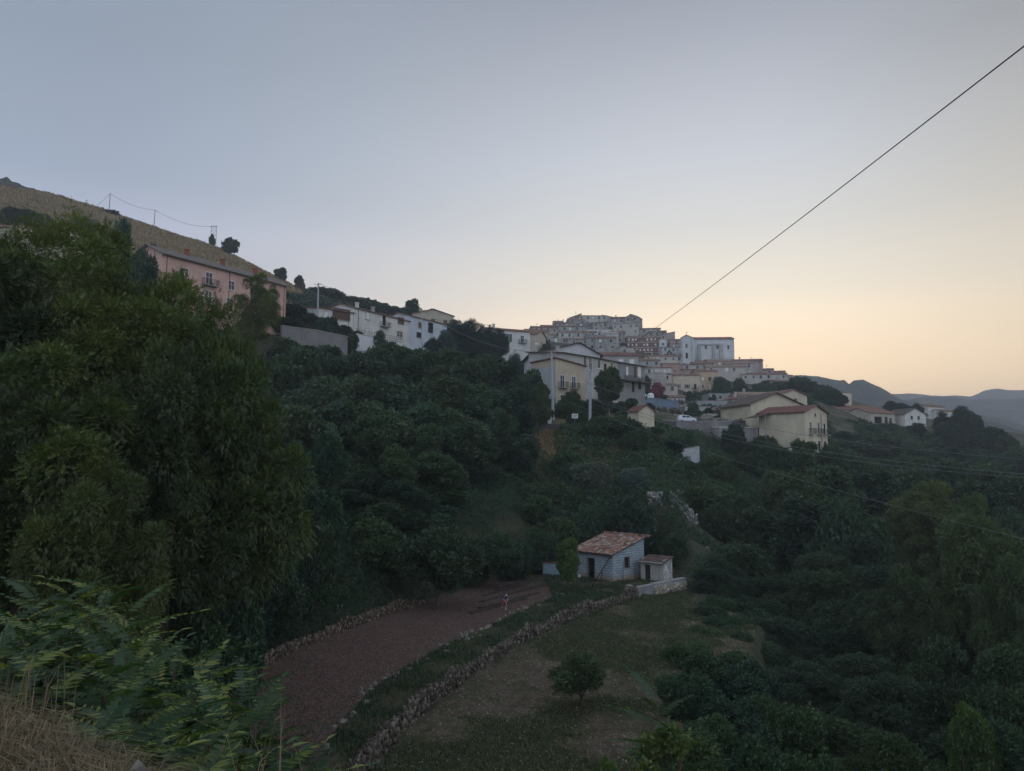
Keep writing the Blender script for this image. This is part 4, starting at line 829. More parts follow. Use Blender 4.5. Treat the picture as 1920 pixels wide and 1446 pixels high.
house('house', 'brown gabled house directly behind the cream one', 1290, 693, 345, 12, 9, 6, 4, (.36,.28,.23), 'gx', 1.0, TILE)
house('house', 'house of grey concrete with blue painted upper floor', 1243, 689, 300, 5.2, 7, 6, 0, (.28,.38,.46), 'flat', 0, TILE, front=[(-1,3.2,1.6,1.2,'w')])
# ---- brick block, lift tower
bk = house('brick_block', 'long red-brick apartment block with rows of small white windows', 1207, 630, 400, 18, 12, 11.5, -6, (.21,.11,.09), 'flat', 0, CONC, cat='apartment block', ext=4, grid=(9, 4, .8, 1.0, 'ws', 2.8, .7), left=[(0,1,1,1.2,'ws'),(0,4,1,1.2,'ws'),(0,7,1,1.2,'ws')])
for k in range(4): box_part(bk, 'cornice', FRAMEW, -9.1, 9.1, -.14, -.003, 2.45+2.8*k, 2.62+2.8*k)
house('stair_tower', 'narrow white stair tower at the right end of the brick block', 1243, 637, 396, 3.6, 5, 11.6, -2, (.60,.64,.66), 'flat', 0, CONC, cat='tower', front=[(0,1.2,1.3,1.2,'w'),(0,5,1.3,1.2,'w'),(0,8.6,1.3,1.2,'w')], ext=2)
# ---- church
ch = house('church', 'big pale church with tall buttressed side wall on the right of the old village', 1333, 636, 372, 22.5, 13, 11.2, -3, (.60,.62,.62), 'gx', 1.9, TILE, cat='church', ext=7, over=.4,
      front=[(-9.2,6.6,.9,1.9,'c'),(-2.6,6.4,1.0,1.9,'c'),(3.1,6.4,1.0,1.9,'c'),(8.4,6.2,.9,1.9,'c')])
for x, w_ in ((-6.0, 1.4), (1.0, 1.2), (4.6, 1.6)):
    mb = MB(); mb.hull8([(x-w_/2,-1.6,-1),(x+w_/2,-1.6,-1),(x+w_/2,0-.003,-1),(x-w_/2,-.003,-1),(x-w_/2,-.5,8.6),(x+w_/2,-.5,8.6),(x+w_/2,-.003,8.9),(x-w_/2,-.003,8.9)]); mb.build('buttress', stucco((.36,.36,.35)), ch)
mb = MB(); mb.box(-5.2,.3,-.4,-.003,8.1,8.8); mb.box(1.7,3.7,-.4,-.003,8.1,8.8); mb.build('cornice', stucco((.36,.36,.35)), ch)
cf = house('church', 'tall narrow church front with pediment and two niches, left of the church nave', 1287, 633, 368, 5.4, 9, 12.5, -28, (.60,.62,.62), 'gy', 1.3, TILE, cat='church', ext=5, front=[(0,7.5,.9,1.8,'c'),(0,2.3,1.0,2.6,'co')])
for x in (-2.5, 2.5): box_part(cf, 'pilaster', stucco((.44,.45,.45)), x-.35, x+.35, -.25, -.003, -2, 12.2)
mb = MB(); mb.box(-.05,.05,.4,.5,13.8,15.6); mb.box(-.45,.45,.4,.5,14.9,15.05); mb.build('cross', IRON, cf)
box_part(ch, 'plinth_wall', rubble((.24,.22,.19), 1.4), -10.5, 6, -2.4, -1.9, -7, .4)
# ---- old village table: px, py_eave, Y, w, d, h, rot, colour, roof, rh, windows grid, label
ST='stone'; S2='stone2'
V_ = [
 (1083,600,428,9,9,12,10,ST,'gx',1.5,(3,3),'stone house at the very left of the hilltop roofline'),
 (1112,592,432,16,10,11,2,(.42,.40,.36),'gx',1.0,(5,3),'wide plastered hilltop house with red eaves and three chimney pots'),
 (1079,596,436,7,9,9,0,ST,'mr',2.4,(2,2),'hilltop house with roof rising to the right, highest point of the village'),
 (1144,597,432,9,9,9,-8,(.40,.39,.36),'ml',2.0,(2,3),'stone house right of the wide hilltop house, with arches below'),
 (1164,597,428,11,9,7,-6,ST,'gx',1.6,(3,2),'low stone house on the hilltop before the last gable'),
 (1184,595,425,8,9,11,-24,S2,'gy',1.7,(2,3),'tall dark gabled stone house ending the hilltop at right'),
 (1173,608,412,14,9,8,-10,(.46,.44,.40),'flat',.5,(5,2),'curved pale parapet house under the last hilltop gable'),
 (1126,605,418,9,8,9,0,ST,'mf',1,(2,2),'square stone block below the wide hilltop house'),
 (1103,606,420,12,7,7,0,(.16,.17,.17),'flat',.5,(3,1),'dark grey loggia block below the wide hilltop house'),
 (1056,606,415,8,8,8,6,ST,'hip',1.2,(2,2),'small hipped stone house left of the hilltop'),
 (1047,602,420,6,7,6,0,S2,'flat',.5,(2,1),'small square turret house with flat roof on the left ridge'),
 (1058,612,402,24,9,8,6,ST,'gx',1.2,(7,2),'long stone house with many tiny windows on the left flank'),
 (1022,614,395,13,9,8,12,(.38,.33,.29),'gx',1.2,(4,2),'brownish house on the ridge left of the long stone house'),
 (1010,619,380,12,9,7,14,(.36,.30,.26),'gx',1.0,(3,2),'reddish roofed house where the ridge drops to the left'),
 (1032,628,370,14,9,8,8,(.40,.37,.33),'gx',1.1,(4,2),'plastered house under the brownish ridge house'),
 (1050,634,352,14,8,8,5,(.34,.34,.31),'flat',.5,(4,2),'terrace house with open loggia and hanging plants'),
 (1069,624,362,11,8,9,0,(.44,.43,.38),'gx',1,(3,3),'pale greenish house in the middle of the left flank'),
 (1094,623,372,13,9,8,-2,ST,'gx',1.2,(4,2),'stone house under the dark loggia block'),
 (1086,636,338,10,9,11,0,ST,'gx',1.2,(2,3),'stone house with single window column beside the white gable'),
 (1136,634,335,9.5,9,12.5,-2,ST,'gx',1.3,(2,3),'broad rubble-stone house with pale window frames in the centre'),
 (1118,634,337,9,9,12,0,(.38,.38,.36),'gx',2.0,(2,3),'grey house with red roof patch touching the rubble-stone house'),
 (1127,618,398,16,7,4,-2,(.60,.58,.52),'flat',.5,(3,1),'low bright parapet building above the rubble-stone house'),
 (1142,624,372,9,8,6,0,(.40,.39,.37),'mf',1.6,None,'house with pale grey metal roof above the rubble-stone house'),
 (1156,623,385,8,8,9,-10,S2,'gx',1.2,(2,3),'narrow stone house left of the brick block'),
 (1168,654,345,10,8,5,-14,(.50,.50,.46),'gy',1.4,(1,1),'small white gabled house under the brick block'),
 (1215,617,424,14,8,7,-8,(.36,.33,.31),'gx',1.1,(4,2),'low house on the ridge right of the hilltop'),
 (1232,622,420,10,8,7,-12,S2,'gx',1.1,(3,1),'stone house on the ridge above the brick block'),
 (1250,628,414,9,8,9,-6,(.38,.33,.30),'mr',1.6,(2,2),'brown house with roof rising right on the ridge before the gap'),
 (1262,638,402,8,8,8,-8,(.36,.30,.27),'gx',1.1,(2,2),'brown house right behind the stair tower'),
 (1272,645,398,9,8,8,0,(.36,.30,.27),'mf',1.2,(2,1),'brown house squeezed against the church front'),
 (1262,651,380,11,8,7,-2,(.50,.51,.50),'mf',.8,(3,2),'low white house between stair tower and church'),
 (1240,668,345,15,8,7,0,(.46,.43,.36),'gx',1.0,(4,2),'cream house with dark grey roof under the stair tower'),
 (1265,668,346,7,8,7,0,(.38,.35,.33),'gx',1.0,(2,2),'grey house with dark roof left below the church front'),
 (1212,676,325,12,8,6,2,GREY,'gx',1.2,(3,1),'low grey house under the right end of the brick block'),
 (1232,690,288,11,8,5,0,(.46,.44,.40),'mf',1.0,(2,1),'pale shed-like house with brown roof right of the long grey house'),
 (1222,700,262,10,8,5,-10,(.40,.38,.35),'flat',.5,None,'bare concrete retaining block above the oleander'),
 (1300,684,346,10,8,6,5,(.42,.40,.35),'mf',1.2,(2,1),'low beige house below the church front'),
 (1320,682,350,11,9,6,-8,ST,'gx',1.4,(2,1),'rough stone house with sloping roof under the church buttresses'),
 (1350,678,356,12,8,6,-4,(.34,.30,.28),'gx',1.4,(3,1),'dark loggia house under the church wall'),
 (1362,688,342,18,8,6,-2,(.40,.37,.33),'gx',1.3,(5,1),'long low house with tiled roof below the church'),
 (1388,682,346,13,8,9,-8,(.38,.37,.34),'gx',1.2,(3,2),'grey house with a single dark window right of the church'),
 (1378,680,356,13,8,6,-4,(.36,.31,.28),'gx',1.2,(4,1),'tiled house stepping down right of the church'),
 (1402,677,362,14,8,7,-10,(.38,.32,.29),'gx',1.3,(4,1),'house on the ridge right of the church'),
 (1412,678,362,7,8,9,-20,(.34,.29,.27),'gx',1.1,(1,2),'tall brown end house on the ridge right of the church'),
 (1425,694,372,13,8,6,-12,(.38,.33,.30),'gx',1.1,(3,1),'low house further down the ridge'),
 (1434,702,340,20,8,5,-4,(.46,.44,.40),'gx',1.1,(6,1),'long low house with row of pale openings above the dark grove'),
 (1452,698,390,11,8,5,-10,(.40,.36,.32),'gx',1.1,(3,1),'small house almost hidden on the falling ridge'),
 (1466,708,350,12,8,5,-8,(.40,.35,.31),'gx',1.1,(3,1),'small low house at the tail of the ridge'),
 (1478,716,315,12,8,5,14,(.36,.32,.29),'gx',1.0,(3,1),'brown-roofed house above the yellow attic'),
 (1462,724,300,10,8,5,10,(.42,.36,.30),'gx',1.0,(2,1),'little house between grove and yellow attic'),
 (1370,738,262,15,9,6,2,(.36,.36,.35),'flat',.5,(6,2),'concrete frame of an unfinished building below the dark grove'),
 (1420,741,235,12,8,6,4,(.44,.43,.42),'gx',1.2,(2,1),'grey-roofed house with white band behind the yellow house'),
 (1398,748,232,6,7,6,20,(.48,.45,.38),'gy',1.2,(1,1),'small beige gabled house left of the grey-roofed one'),
 (1375,765,205,11,6,3.4,6,WH,'flat',.5,None,'low white house with two brown shutters and brick parapet'),
 (1335,752,230,9,6,4,-4,(.36,.38,.39),'flat',.5,None,'bare grey shed on the rocky terraces'),
 (1240,702,285,8,7,6,6,(.44,.40,.34),'gx',1.0,(2,2),'small cream house with tiled roof left of the cream terraced house'),
 (1228,713,262,7,6,5,-6,(.36,.35,.33),'mf',.8,(2,1),'grey stepped house just above the oleander'),
 (1252,722,262,7,6,4,8,(.42,.38,.33),'gx',.8,(2,1),'low beige outbuilding below the balcony of the cream house'),
 (1150,688,226,8,7,5,4,(.40,.37,.33),'gx',1.0,(2,1),'small house wedged behind the pale yellow house roof'),
 (1202,690,276,8,7,6,-4,(.45,.42,.37),'gx',1.0,(3,1),'pale house behind the far end of the long dark grey house'),
 (1262,745,255,8,6,4,0,(.40,.40,.38),'gx',.8,(2,1),'small hut with pale walls on the rocky terraces'),
 (1308,763,205,7,5,2.5,4,(.46,.46,.44),'flat',.5,None,'low white wall block on the rocky terraces'),
]
for (px, py, Y, w, d, hh, rot, c, rf, rh, gr, lab) in V_:
    if isinstance(c, tuple) and max(c) < .55: f_ = random.uniform(.85, 1.2); c = tuple(round(min(.66, q*f_), 3) for q in c)
    if rf == 'flat': rh = 0
    fr = ()
    if 'two brown shutters' in lab: fr = [(.2,.8,1.7,2.0,'csb'),(4.0,.8,1.7,2.0,'csb')]
    rmm = CONC if rf == 'flat' else random.choice([TILE, TILE, GREYROOF, TILEL])
    if 'metal roof' in lab: rmm = plain('metal_sheet', (.42,.43,.44), .5)
    grid = (gr[0], gr[1], 1.0, 1.35, 'w' if random.random() < .35 else 'c', 2.9, hh-1.9-2.9*(gr[1]-1)) if gr else None
    hv = house('house', lab, px, py, Y, w, d, hh, rot, c, rf, rh, rmm, front=fr, grid=grid, ext=7, chim=1 if (rf in ('gx', 'gy') and random.random() < .5) else 0, over=.3)
    if random.random() < .45:
        mb = MB(); ax = random.uniform(-.3, .3)*w; zt = hh+rh+random.uniform(1.2, 2.2); mb.tube([(ax, d/2, hh+rh*.5), (ax, d/2, zt)], .05, 5)
        for q in range(3): mb.box(ax-.5+q*.1, ax+.5-q*.1, d/2-.03, d/2+.03, zt-.2-q*.25, zt-.14-q*.25)
        mb.build('antenna', IRON, hv)
# ---- far right houses
house('tower_house', 'tall pale tower-like house with two windows at right', 1583, 737, 300, 7.5, 8, 12, 22, CREAM, 'flat', 0, TILE, ext=4, front=[(-2,4.5,1,1.3,'co'),(-2,8.6,1,1.3,'c'),(1.2,8.6,1,1.3,'c')])
house('house', 'lower cream wing left of the tower-like house', 1571, 744, 296, 5, 8, 9, 22, CREAM, 'mr', 1.0, TILE, front=[(0,4.5,1,1.3,'co')])
house('house', 'house with terracotta roof and covered terrace at right', 1655, 775, 250, 12, 10, 7.5, 26, BEIGE, 'gx', 1.8, TILE, ext=4, front=[(-2.4,4.0,3.4,2.3,'co'),(1.5,4.0,1.2,2.3,'coB'),(3.6,4.0,1.4,2,'w'),(2,.6,.9,1.2,'co')])
house('house', 'long low tiled roof left of the terrace house', 1610, 768, 258, 16, 10, 3.5, 10, (.40,.36,.31), 'gx', 1.6, TILE)
house('house', 'white gabled house with two small upper windows at far right', 1716, 777, 252, 8.6, 9, 5.6, 16, WH, 'gy', 2.0, SOFF, ext=4, front=[(-1.5,3.9,.7,1.1,'co'),(1.3,3.9,.7,1.1,'co'),(-1.6,.6,1.4,1.2,'co')])
house('house', 'pale house half hidden behind the dark pines at far right', 1755, 763, 305, 9, 9, 7.5, 22, WH, 'gx', 1.2, TILE, front=[(-1.5,3,1,1.2,'co'),(1.5,3,1,1.2,'co')])
house('house', 'last white house between the pine and the flat-topped conifer', 1783, 772, 300, 7, 8, 6, 20, WH, 'gx', 1.0, TILE, front=[(0,2,1,1.2,'co')])
house('house', 'pale long building hidden in the walnuts at upper left', 80, 430, 150, 24, 8, 4, 12, BEIGE, 'gx', 1.4, TILE, cat='house', ext=5)
# ------------------------------------------------------------------ concrete block shed in the garden
def blockmat():
    m, t, b = newmat('concrete_blocks'); o = objco(t); g = N(t, 'ShaderNodeSeparateXYZ'); t.links.new(o, g.inputs[0])
    ad = N(t, 'ShaderNodeMath', operation='ADD'); t.links.new(g.outputs[0], ad.inputs[0]); t.links.new(g.outputs[1], ad.inputs[1])
    cb = N(t, 'ShaderNodeCombineXYZ'); t.links.new(ad.outputs[0], cb.inputs[0]); t.links.new(g.outputs[2], cb.inputs[1])
    br = N(t, 'ShaderNodeTexBrick'); t.links.new(cb.outputs[0], br.inputs[0]); br.inputs['Scale'].default_value = 1; br.inputs['Brick Width'].default_value = .5; br.inputs['Row Height'].default_value = .24; br.inputs['Mortar Size'].default_value = .022
    br.inputs['Color1'].default_value = (.34,.42,.48,1); br.inputs['Color2'].default_value = (.25,.31,.36,1); br.inputs['Mortar'].default_value = (.13,.14,.14,1)
    n = noise(t, o, 1.2, 5); c = mix(t, maprange(t, n, .45, .75, 0, .6), br.outputs[0], (.24,.22,.19))
    mr = maprange(t, g.outputs[2], .15, .75); c = mix(t, mr, (.27,.22,.17), c)
    t.links.new(c, b.inputs['Base Color']); b.inputs['Roughness'].default_value = .95; bump(t, b, br.outputs['Fac'], -.5, .03); return m
BLOCK = blockmat()
def opening_walls(root, w, d, hf, hb, door, win):
    """thick shed walls with a real door hole (front) and window hole (right side)"""
    t = .2; x0, x1 = -w/2, w/2; mb = MB(); u0, u1, dh = door
    mb.box(x0, u0, 0, t, -.6, hf); mb.box(u1, x1, 0, t, -.6, hf); mb.box(u0, u1, 0, t, dh, hf); mb.box(u0, u1, 0, t, -.6, .03)
    def side(xa, xb, ya, yb, z0a, z1=None):
        za = hf+(hb-hf)*ya/d if z1 is None else z1; zb = hf+(hb-hf)*yb/d if z1 is None else z1
        mb.hull8([(xa,ya,z0a),(xb,ya,z0a),(xb,yb,z0a),(xa,yb,z0a),(xa,ya,za),(xb,ya,za),(xb,yb,zb),(xa,yb,zb)])
    side(x0, x0+t, t, d, -.6); y0, y1, z0, z1 = win
    side(x1-t, x1, t, y0, -.6); side(x1-t, x1, y1, d, -.6); side(x1-t, x1, y0, y1, -.6, z0); side(x1-t, x1, y0, y1, z1)
    mb.box(x0+t, x1-t, d-t, d, -.6, hb); mb.build('wall', BLOCK, root)
    f = MB(); f.box(u0-.09, u0, -.03, .1, 0, dh+.09); f.box(u1, u1+.09, -.03, .1, 0, dh+.09); f.box(u0, u1, -.03, .1, dh, dh+.09); f.build('door_frame', plain('grey_timber', (.20,.19,.17), .9), root)
    f = MB(); f.box(x1-.06, x1+.03, y0-.06, y0, z0-.06, z1+.06); f.box(x1-.06, x1+.03, y1, y1+.06, z0-.06, z1+.06); f.box(x1-.06, x1+.03, y0, y1, z1, z1+.06); f.box(x1-.06, x1+.05, y0, y1, z0-.06, z0)
    o = f.build('window', plain('grey_timber2', (.26,.22,.17), .9), root); q = MB(); q.box(x1-.15, x1-.12, y0, y1, z0, z1); q.build('pane', glassmat(), o)
    q = MB(); q.box(x0+t, x1-t, t, d-t, -.1, .01); q.build('floor', CONC, root)
def tileroof(root, x0, x1, y0, y1, za, zb, mat, seed, cw=.23, rl=.36):
    r = random.Random(seed); mb = MB(); k = (zb-za)/(y1-y0); u = MB()
    u.hull8([(x0,y0,za),(x1,y0,za),(x1,y1,zb),(x0,y1,zb),(x0,y0,za+.07),(x1,y0,za+.07),(x1,y1,zb+.07),(x0,y1,zb+.07)])
    nx = int((x1-x0)/cw); nyy = int((y1-y0)/rl)
    for i in range(nx):
        for j in range(nyy):
            if r.random() < .02: continue
            xa = x0+(i+.5)*(x1-x0)/nx+r.uniform(-.02, .02); ya = y0-.04+j*(y1-y0)/nyy+r.uniform(-.03, .03); L = rl*1.25; hw = cw*.42; zz = za+k*(ya-y0)+.075+r.uniform(0, .02); ze = zz+k*L+.012; ht = .075
            pr = [(-hw, 0), (-hw*.6, ht*.8), (0, ht), (hw*.6, ht*.8), (hw, 0)]; tz = r.uniform(-.03, .03)
            v = [(xa+a, ya, zz+.03+b) for a, b in pr]+[(xa+a*.85+tz, ya+L, ze+b*.85) for a, b in pr]; n = 5
            mb.add(v, [(4,3,2,1,0), (5,6,7,8,9)]+[(q, q+1, q+6, q+5) for q in range(4)]+[(4, 0, 5, 9)])
    ro = u.build('roof', SOFF, root); me = mb.build('tiles', mat, ro)
def tilemat():
    m, t, b = newmat('old_clay_tiles'); o = objco(t); v = N(t, 'ShaderNodeTexVoronoi'); v.inputs['Scale'].default_value = 3.2; t.links.new(o, v.inputs[0]); hs = N(t, 'ShaderNodeSeparateColor'); t.links.new(v.outputs['Color'], hs.inputs[0])
    c = mix(t, hs.outputs[0], (.13,.075,.06), (.34,.17,.12)); c = mix(t, maprange(t, hs.outputs[1], .6, .8), c, (.34,.30,.26)); n = noise(t, o, 2, 5); c = mix(t, maprange(t, n, .5, .75, 0, .6), c, (.16,.15,.12))
    t.links.new(c, b.inputs['Base Color']); b.inputs['Roughness'].default_value = .95; return m
CLAY = tilemat()
sc_ = G(1149, 1092, ZG); srot = R(-48); sw, sd, sh, sb = 4.9, 4.7, 2.55, 3.75
sx = Vector((math.cos(srot), math.sin(srot), 0)); shed_o = sc_-sx*(sw/2)
shed = empty('shed', shed_o, srot, 'grey concrete-block shed with broken clay tile roof and open dark doorway', 'shed')
opening_walls(shed, sw, sd, sh, sb, (-.75, .2, 1.95), (1.7, 2.45, 1.15, 2.15))
tileroof(shed, -sw/2-.3, sw/2+.22, -.35, sd+.25, sh-.09+.003, sb+.07, CLAY, 3)
mb = MB()
for i in range(11):
    x = -sw/2-.25+i*(sw+.4)/10; mb.box(x, x+.42, sd+.02, sd+.28, sb+.15, sb+.27+random.uniform(0, .08))
mb.build('ridge_tiles', CLAY, shed)
# leaning pole, stakes, junk at the door
def lw(o, root=shed): return root.location + Matrix.Rotation(root.rotation_euler.z, 3, 'Z') @ Vector(o)
st_ = empty('leaning_plank', lw((.95, -.75, 0)), srot, 'long dark plank leaning against the shed wall right of the door', 'plank'); mb = MB(); mb.tube([(0,0,0), (1.25,.70,2.35)], [.05,.04], 6); mb.build('shaft', plain('dark_wood', (.06,.05,.04), .9), st_); mb = MB(); mb.tube([(.5,.22,0), (.55,.35,1.15)], [.04,.035], 6); mb.build('prop', plain('dark_wood', (.06,.05,.04), .9), st_)
for i, (px, py, hh) in enumerate([(1168,1094,1.9),(1191,1086,1.2)]):
    g = G(px, py, ZG); o = empty('stake', (g.x, g.y, ZG), 0, ['tall thin stake standing in front of the shed side wall', 'shorter stake between the shed window and the lean-to'][i], 'stake'); mb = MB(); mb.tube([(0,0,-.2), (.03,0,hh)], .03, 6); mb.build('shaft', plain('dark_wood', (.06,.05,.04), .9), o); mb = MB(); mb.tube([(.03,0,hh),(.03,0,hh+.03)], .035, 6); mb.build('tip', IRON, o)
g = lw((-1.35, -.55, 0)); bk_ = empty('bucket', g, 0, 'whitish bucket on the ground left of the shed door', 'bucket'); mb = MB(); mb.tube([(0,0,0), (0,0,.34)], [.15,.2], 12); mb.build('pail', FRAMEW, bk_); mb = MB(); mb.tube([(-.2,0,.34),(-.1,0,.5),(.1,0,.5),(.2,0,.34)], .012, 5); mb.build('handle', IRON, bk_)
# lean-to at the right
lr = R(-40); ll = G(1223, 1090, ZG); lt = empty('lean_to', (ll.x, ll.y+.2, ZG), lr, 'small low outhouse with rusty sheet roof joined to the right of the block shed', 'outhouse')
mb = MB(); mb.box(-1.2,-.75,0,.15,-.3,1.75); mb.box(-.15,1.2,0,.15,-.3,1.75); mb.box(-.75,-.15,0,.15,1.45,1.75); mb.box(-1.2,-1.05,.15,1.8,-.3,2.0); mb.box(1.05,1.2,.15,1.8,-.3,2.0); mb.box(-1.05,1.05,1.65,1.8,-.3,2.0); mb.build('wall', stucco((.42,.41,.38), .6, .6), lt)
mb = MB(); mb.hull8([(-1.35,-.3,1.76),(1.4,-.3,1.70),(1.35,1.9,2.15),(-1.35,1.9,2.15),(-1.35,-.3,1.82),(1.4,-.3,1.76),(1.35,1.9,2.21),(-1.35,1.9,2.21)]); mb.build('roof', plain('dark_rusty_sheet', (.11,.07,.06), .8, var=.4, scale=2), lt)
mb = MB(); mb.box(-1.35,1.35,-.36,-.303,1.72,1.80); mb.build('gutter_board', plain('pale_timber', (.42,.41,.39), .8), lt)
mb = MB(); mb.box(1.203,1.25,.2,1.7,-.2,1.6); mb.build('sheet_panel', plain('worn_sheet', (.50,.50,.48), .8, var=.45, scale=3), lt)
g = P(1258, 1070, 73); o = empty('stake', (g.x, g.y, ZG), 0, 'pale post standing right of the outhouse', 'stake'); mb = MB(); mb.tube([(0,0,-.2), (.02,0,1.7)], .05, 6); mb.build('shaft', plain('pale_timber', (.42,.41,.39), .8), o); mb = MB(); mb.tube([(.02,0,1.7),(.02,0,1.74)], .055, 6); mb.build('tip', GALV, o)
# blue corrugated drum shelter
g = G(1036, 1078, ZG); o = empty('corrugated_bin', (g.x, g.y, ZG-.1), R(-20), 'blue-grey corrugated metal bin behind the young green tree', 'bin'); mb = MB()
for i in range(16):
    x = -.9+i*.1125; mb.box(x, x+.1125, -.35-(.03 if i % 2 else 0), .4, .1, 1.25)
mb.build('sheet', plain('blue_grey_metal', (.24,.32,.38), .5), o); mb = MB(); mb.box(-.95,.95,-.42,.45,1.253,1.31); mb.build('lid', plain('rusty_sheet', (.17,.09,.07), .8, var=.4, scale=2), o)
for x in (-.8, .8): mb = MB(); mb.box(x-.04,x+.04,-.3,-.22,-.3,.1); mb.build('leg', IRON, o)
# ------------------------------------------------------------------ walls
def wall_run(name, label, pts, hgt, th, mat, cat='wall', cap=None, group=None, base_drop=.6):
    """pts: world points on the top line; one continuous wall with a coping part"""
    pts = [Vector(p) for p in pts]; o = empty(name, (pts[0].x, pts[0].y, pts[0].z-hgt), 0, label, cat, group); L = o.location; mb = MB(); cp = MB(); n = len(pts)
    def offs(i):
        d = (pts[min(i+1, n-1)]-pts[max(i-1, 0)]); d.z = 0; d.normalize(); return Vector((d.y, -d.x, 0))
    for i in range(n-1):
        a, b = pts[i]-L, pts[i+1]-L; na, nb = offs(i)*th/2, offs(i+1)*th/2; dz = Vector((0, 0, hgt+base_drop))
        mb.hull8([a+na-dz, b+nb-dz, b-nb-dz, a-na-dz, a+na, b+nb, b-nb, a-na])
        na, nb = na*1.35, nb*1.35; e = Vector((0,0,.004)); q = Vector((0,0,.12)); cp.hull8([a+na+e, b+nb+e, b-nb+e, a-na+e, a+na+q, b+nb+q, b-nb+q, a-na+q])
    mb.build('face', mat, o); cp.build('coping', cap or CONC, o); return o
def stonemat(name, c1, c2, green):
    m, t, b = newmat(name); v = N(t, 'ShaderNodeAttribute', attribute_name='var'); n = noise(t, objco(t), 3, 5)
    c = mix(t, v.outputs['Fac'], c1, c2); c = mix(t, maprange(t, n, .5, .7, 0, .7), c, green); t.links.new(c, b.inputs['Base Color']); b.inputs['Roughness'].default_value = .95; return m
def drystone(name, label, pts, hgt, th, mat, seed, size=.2, group=None, ragged=.25, cat='wall', density=1.0):
    """wall piled from individual rough stones"""
    r = np.random.default_rng(seed); pts = np.array([tuple(p) for p in pts]); seg = np.diff(pts, axis=0); ln = np.linalg.norm(seg[:, :2], axis=1); cum = np.r_[0, np.cumsum(ln)]; tot = cum[-1]
    n = int(tot/size*hgt/size*(1.2+th/size*.35)*density); s = r.uniform(0, tot, n); k = np.clip(np.searchsorted(cum, s)-1, 0, len(seg)-1); f = (s-cum[k])/ln[k]; c = pts[k]+seg[k]*f[:, None]
    d = seg[k]/ln[k][:, None]; nrm = np.stack([d[:, 1], -d[:, 0]], 1); off = r.uniform(-.5, .5, n)*th; top = hgt*(1+ragged*(vnoise(s*.6, s*0, seed)-.5)*2); hz = r.random(n)**.8*top
    c[:, :2] += nrm*(off*(1-.25*hz/hgt))[:, None]; c[:, 2] += hz-.1
    cube = np.array([(-1,-1,-1),(1,-1,-1),(1,1,-1),(-1,1,-1),(-1,-1,1),(1,-1,1),(1,1,1),(-1,1,1)], float); fs = np.array([(0,3,2,1),(4,5,6,7),(0,1,5,4),(1,2,6,5),(2,3,7,6),(3,0,4,7)])
    dim = np.stack([r.uniform(.3, .75, n), r.uniform(.3, .7, n), r.uniform(.45, 1.2, n)], 1)*size; V = cube[None]*dim[:, None, :]*r.uniform(.7, 1.15, (n, 8, 1))
    a = r.uniform(0, 6.28, n); ca, sa = np.cos(a)[:, None], np.sin(a)[:, None]; X = V[:, :, 0]*ca-V[:, :, 1]*sa; Y = V[:, :, 0]*sa+V[:, :, 1]*ca; tl = r.normal(0, .35, n)[:, None]; Z = V[:, :, 2]+X*tl
    V = np.stack([X, Y, Z], 2)+c[:, None, :]; F_ = fs[None]+(np.arange(n)*8)[:, None, None]; base = pts[0].copy(); var = np.repeat(r.random(n)**1.8, 8)
    me = np_mesh('stones', (V-base).reshape(-1, 3), F_.reshape(-1, 4), {'var': ('POINT', 'FLOAT', var)}); o = empty(name, base, 0, label, cat, group); link_mesh('stones', me, mat, o)
    core = MB(); 
    for i in range(len(pts)-1):
        A = Vector(pts[i]-base); B = Vector(pts[i+1]-base); q = Vector((seg[i][1], -seg[i][0], 0)).normalized()*th*.3; lo = Vector((0,0,-.5)); hi = Vector((0,0,hgt*.45)); core.hull8([A+q+lo, B+q+lo, B-q+lo, A-q+lo, A+q+hi, B+q+hi, B-q+hi, A-q+hi])
    core.build('earth_fill', plain('earth', (.07,.055,.045), 1), o); return o
ST_BROWN = stonemat('brown_stones', (.065,.045,.033), (.24,.19,.145), (.05,.05,.03)); ST_GREY = stonemat('grey_stones', (.060,.047,.038), (.22,.19,.155), (.045,.05,.03)); ST_PALE = stonemat('pale_stones', (.30,.26,.21), (.56,.50,.41), (.20,.18,.15)); ST_WHITE = stonemat('white_limestone', (.14,.135,.125), (.42,.42,.41), (.09,.09,.06))
drystone('dry_stone_wall', 'brown dry-stone wall bounding the ploughed strip on its uphill side', [(p.x, p.y, ZG) for p in UW[:6]], .7, .5, ST_BROWN, 5, .12, ragged=.4, density=1.0)
drystone('dry_stone_wall', 'long brown and grey dry-stone wall between the garden terrace and lower meadow', [(p.x, p.y, ZG-.68) for p in LW[:9]], .82, .5, ST_GREY, 6, .12, ragged=.35, density=1.0)
ST_EDGE = plain('edge_stone', (.24,.23,.20), .9, var=.3)
row = [G(*p, ZG) for p in [(600,1410),(650,1345),(700,1292),(760,1252),(830,1212),(900,1182),(960,1155),(1010,1130),(1060,1112)]]
rs_ = random.Random(31)
for i in range(90):
    k = rs_.uniform(0, len(row)-1.01); a = row[int(k)].lerp(row[int(k)+1], k % 1); s = rs_.uniform(.06, .15); mb = MB(); c = [(-1,-1,-1),(1,-1,-1),(1,1,-1),(-1,1,-1),(-.7,-.7,.8),(.7,-.7,.8),(.7,.7,.8),(-.7,.7,.8)]
    mb.hull8([(x*s*rs_.uniform(.7,1.3), y*s*rs_.uniform(.7,1.3), z*s*.7) for x, y, z in c]); o = mb.build('loose_stone', ST_EDGE, None, (a.x+rs_.gauss(0,.3), a.y+rs_.gauss(0,.3), ZG+s*.3), (0,0,rs_.uniform(0,6)), bevel=.015)
    meta(o, 'loose pale stone in the row edging the ploughed strip', 'stone', 'loose pale stones edging the ploughed strip')
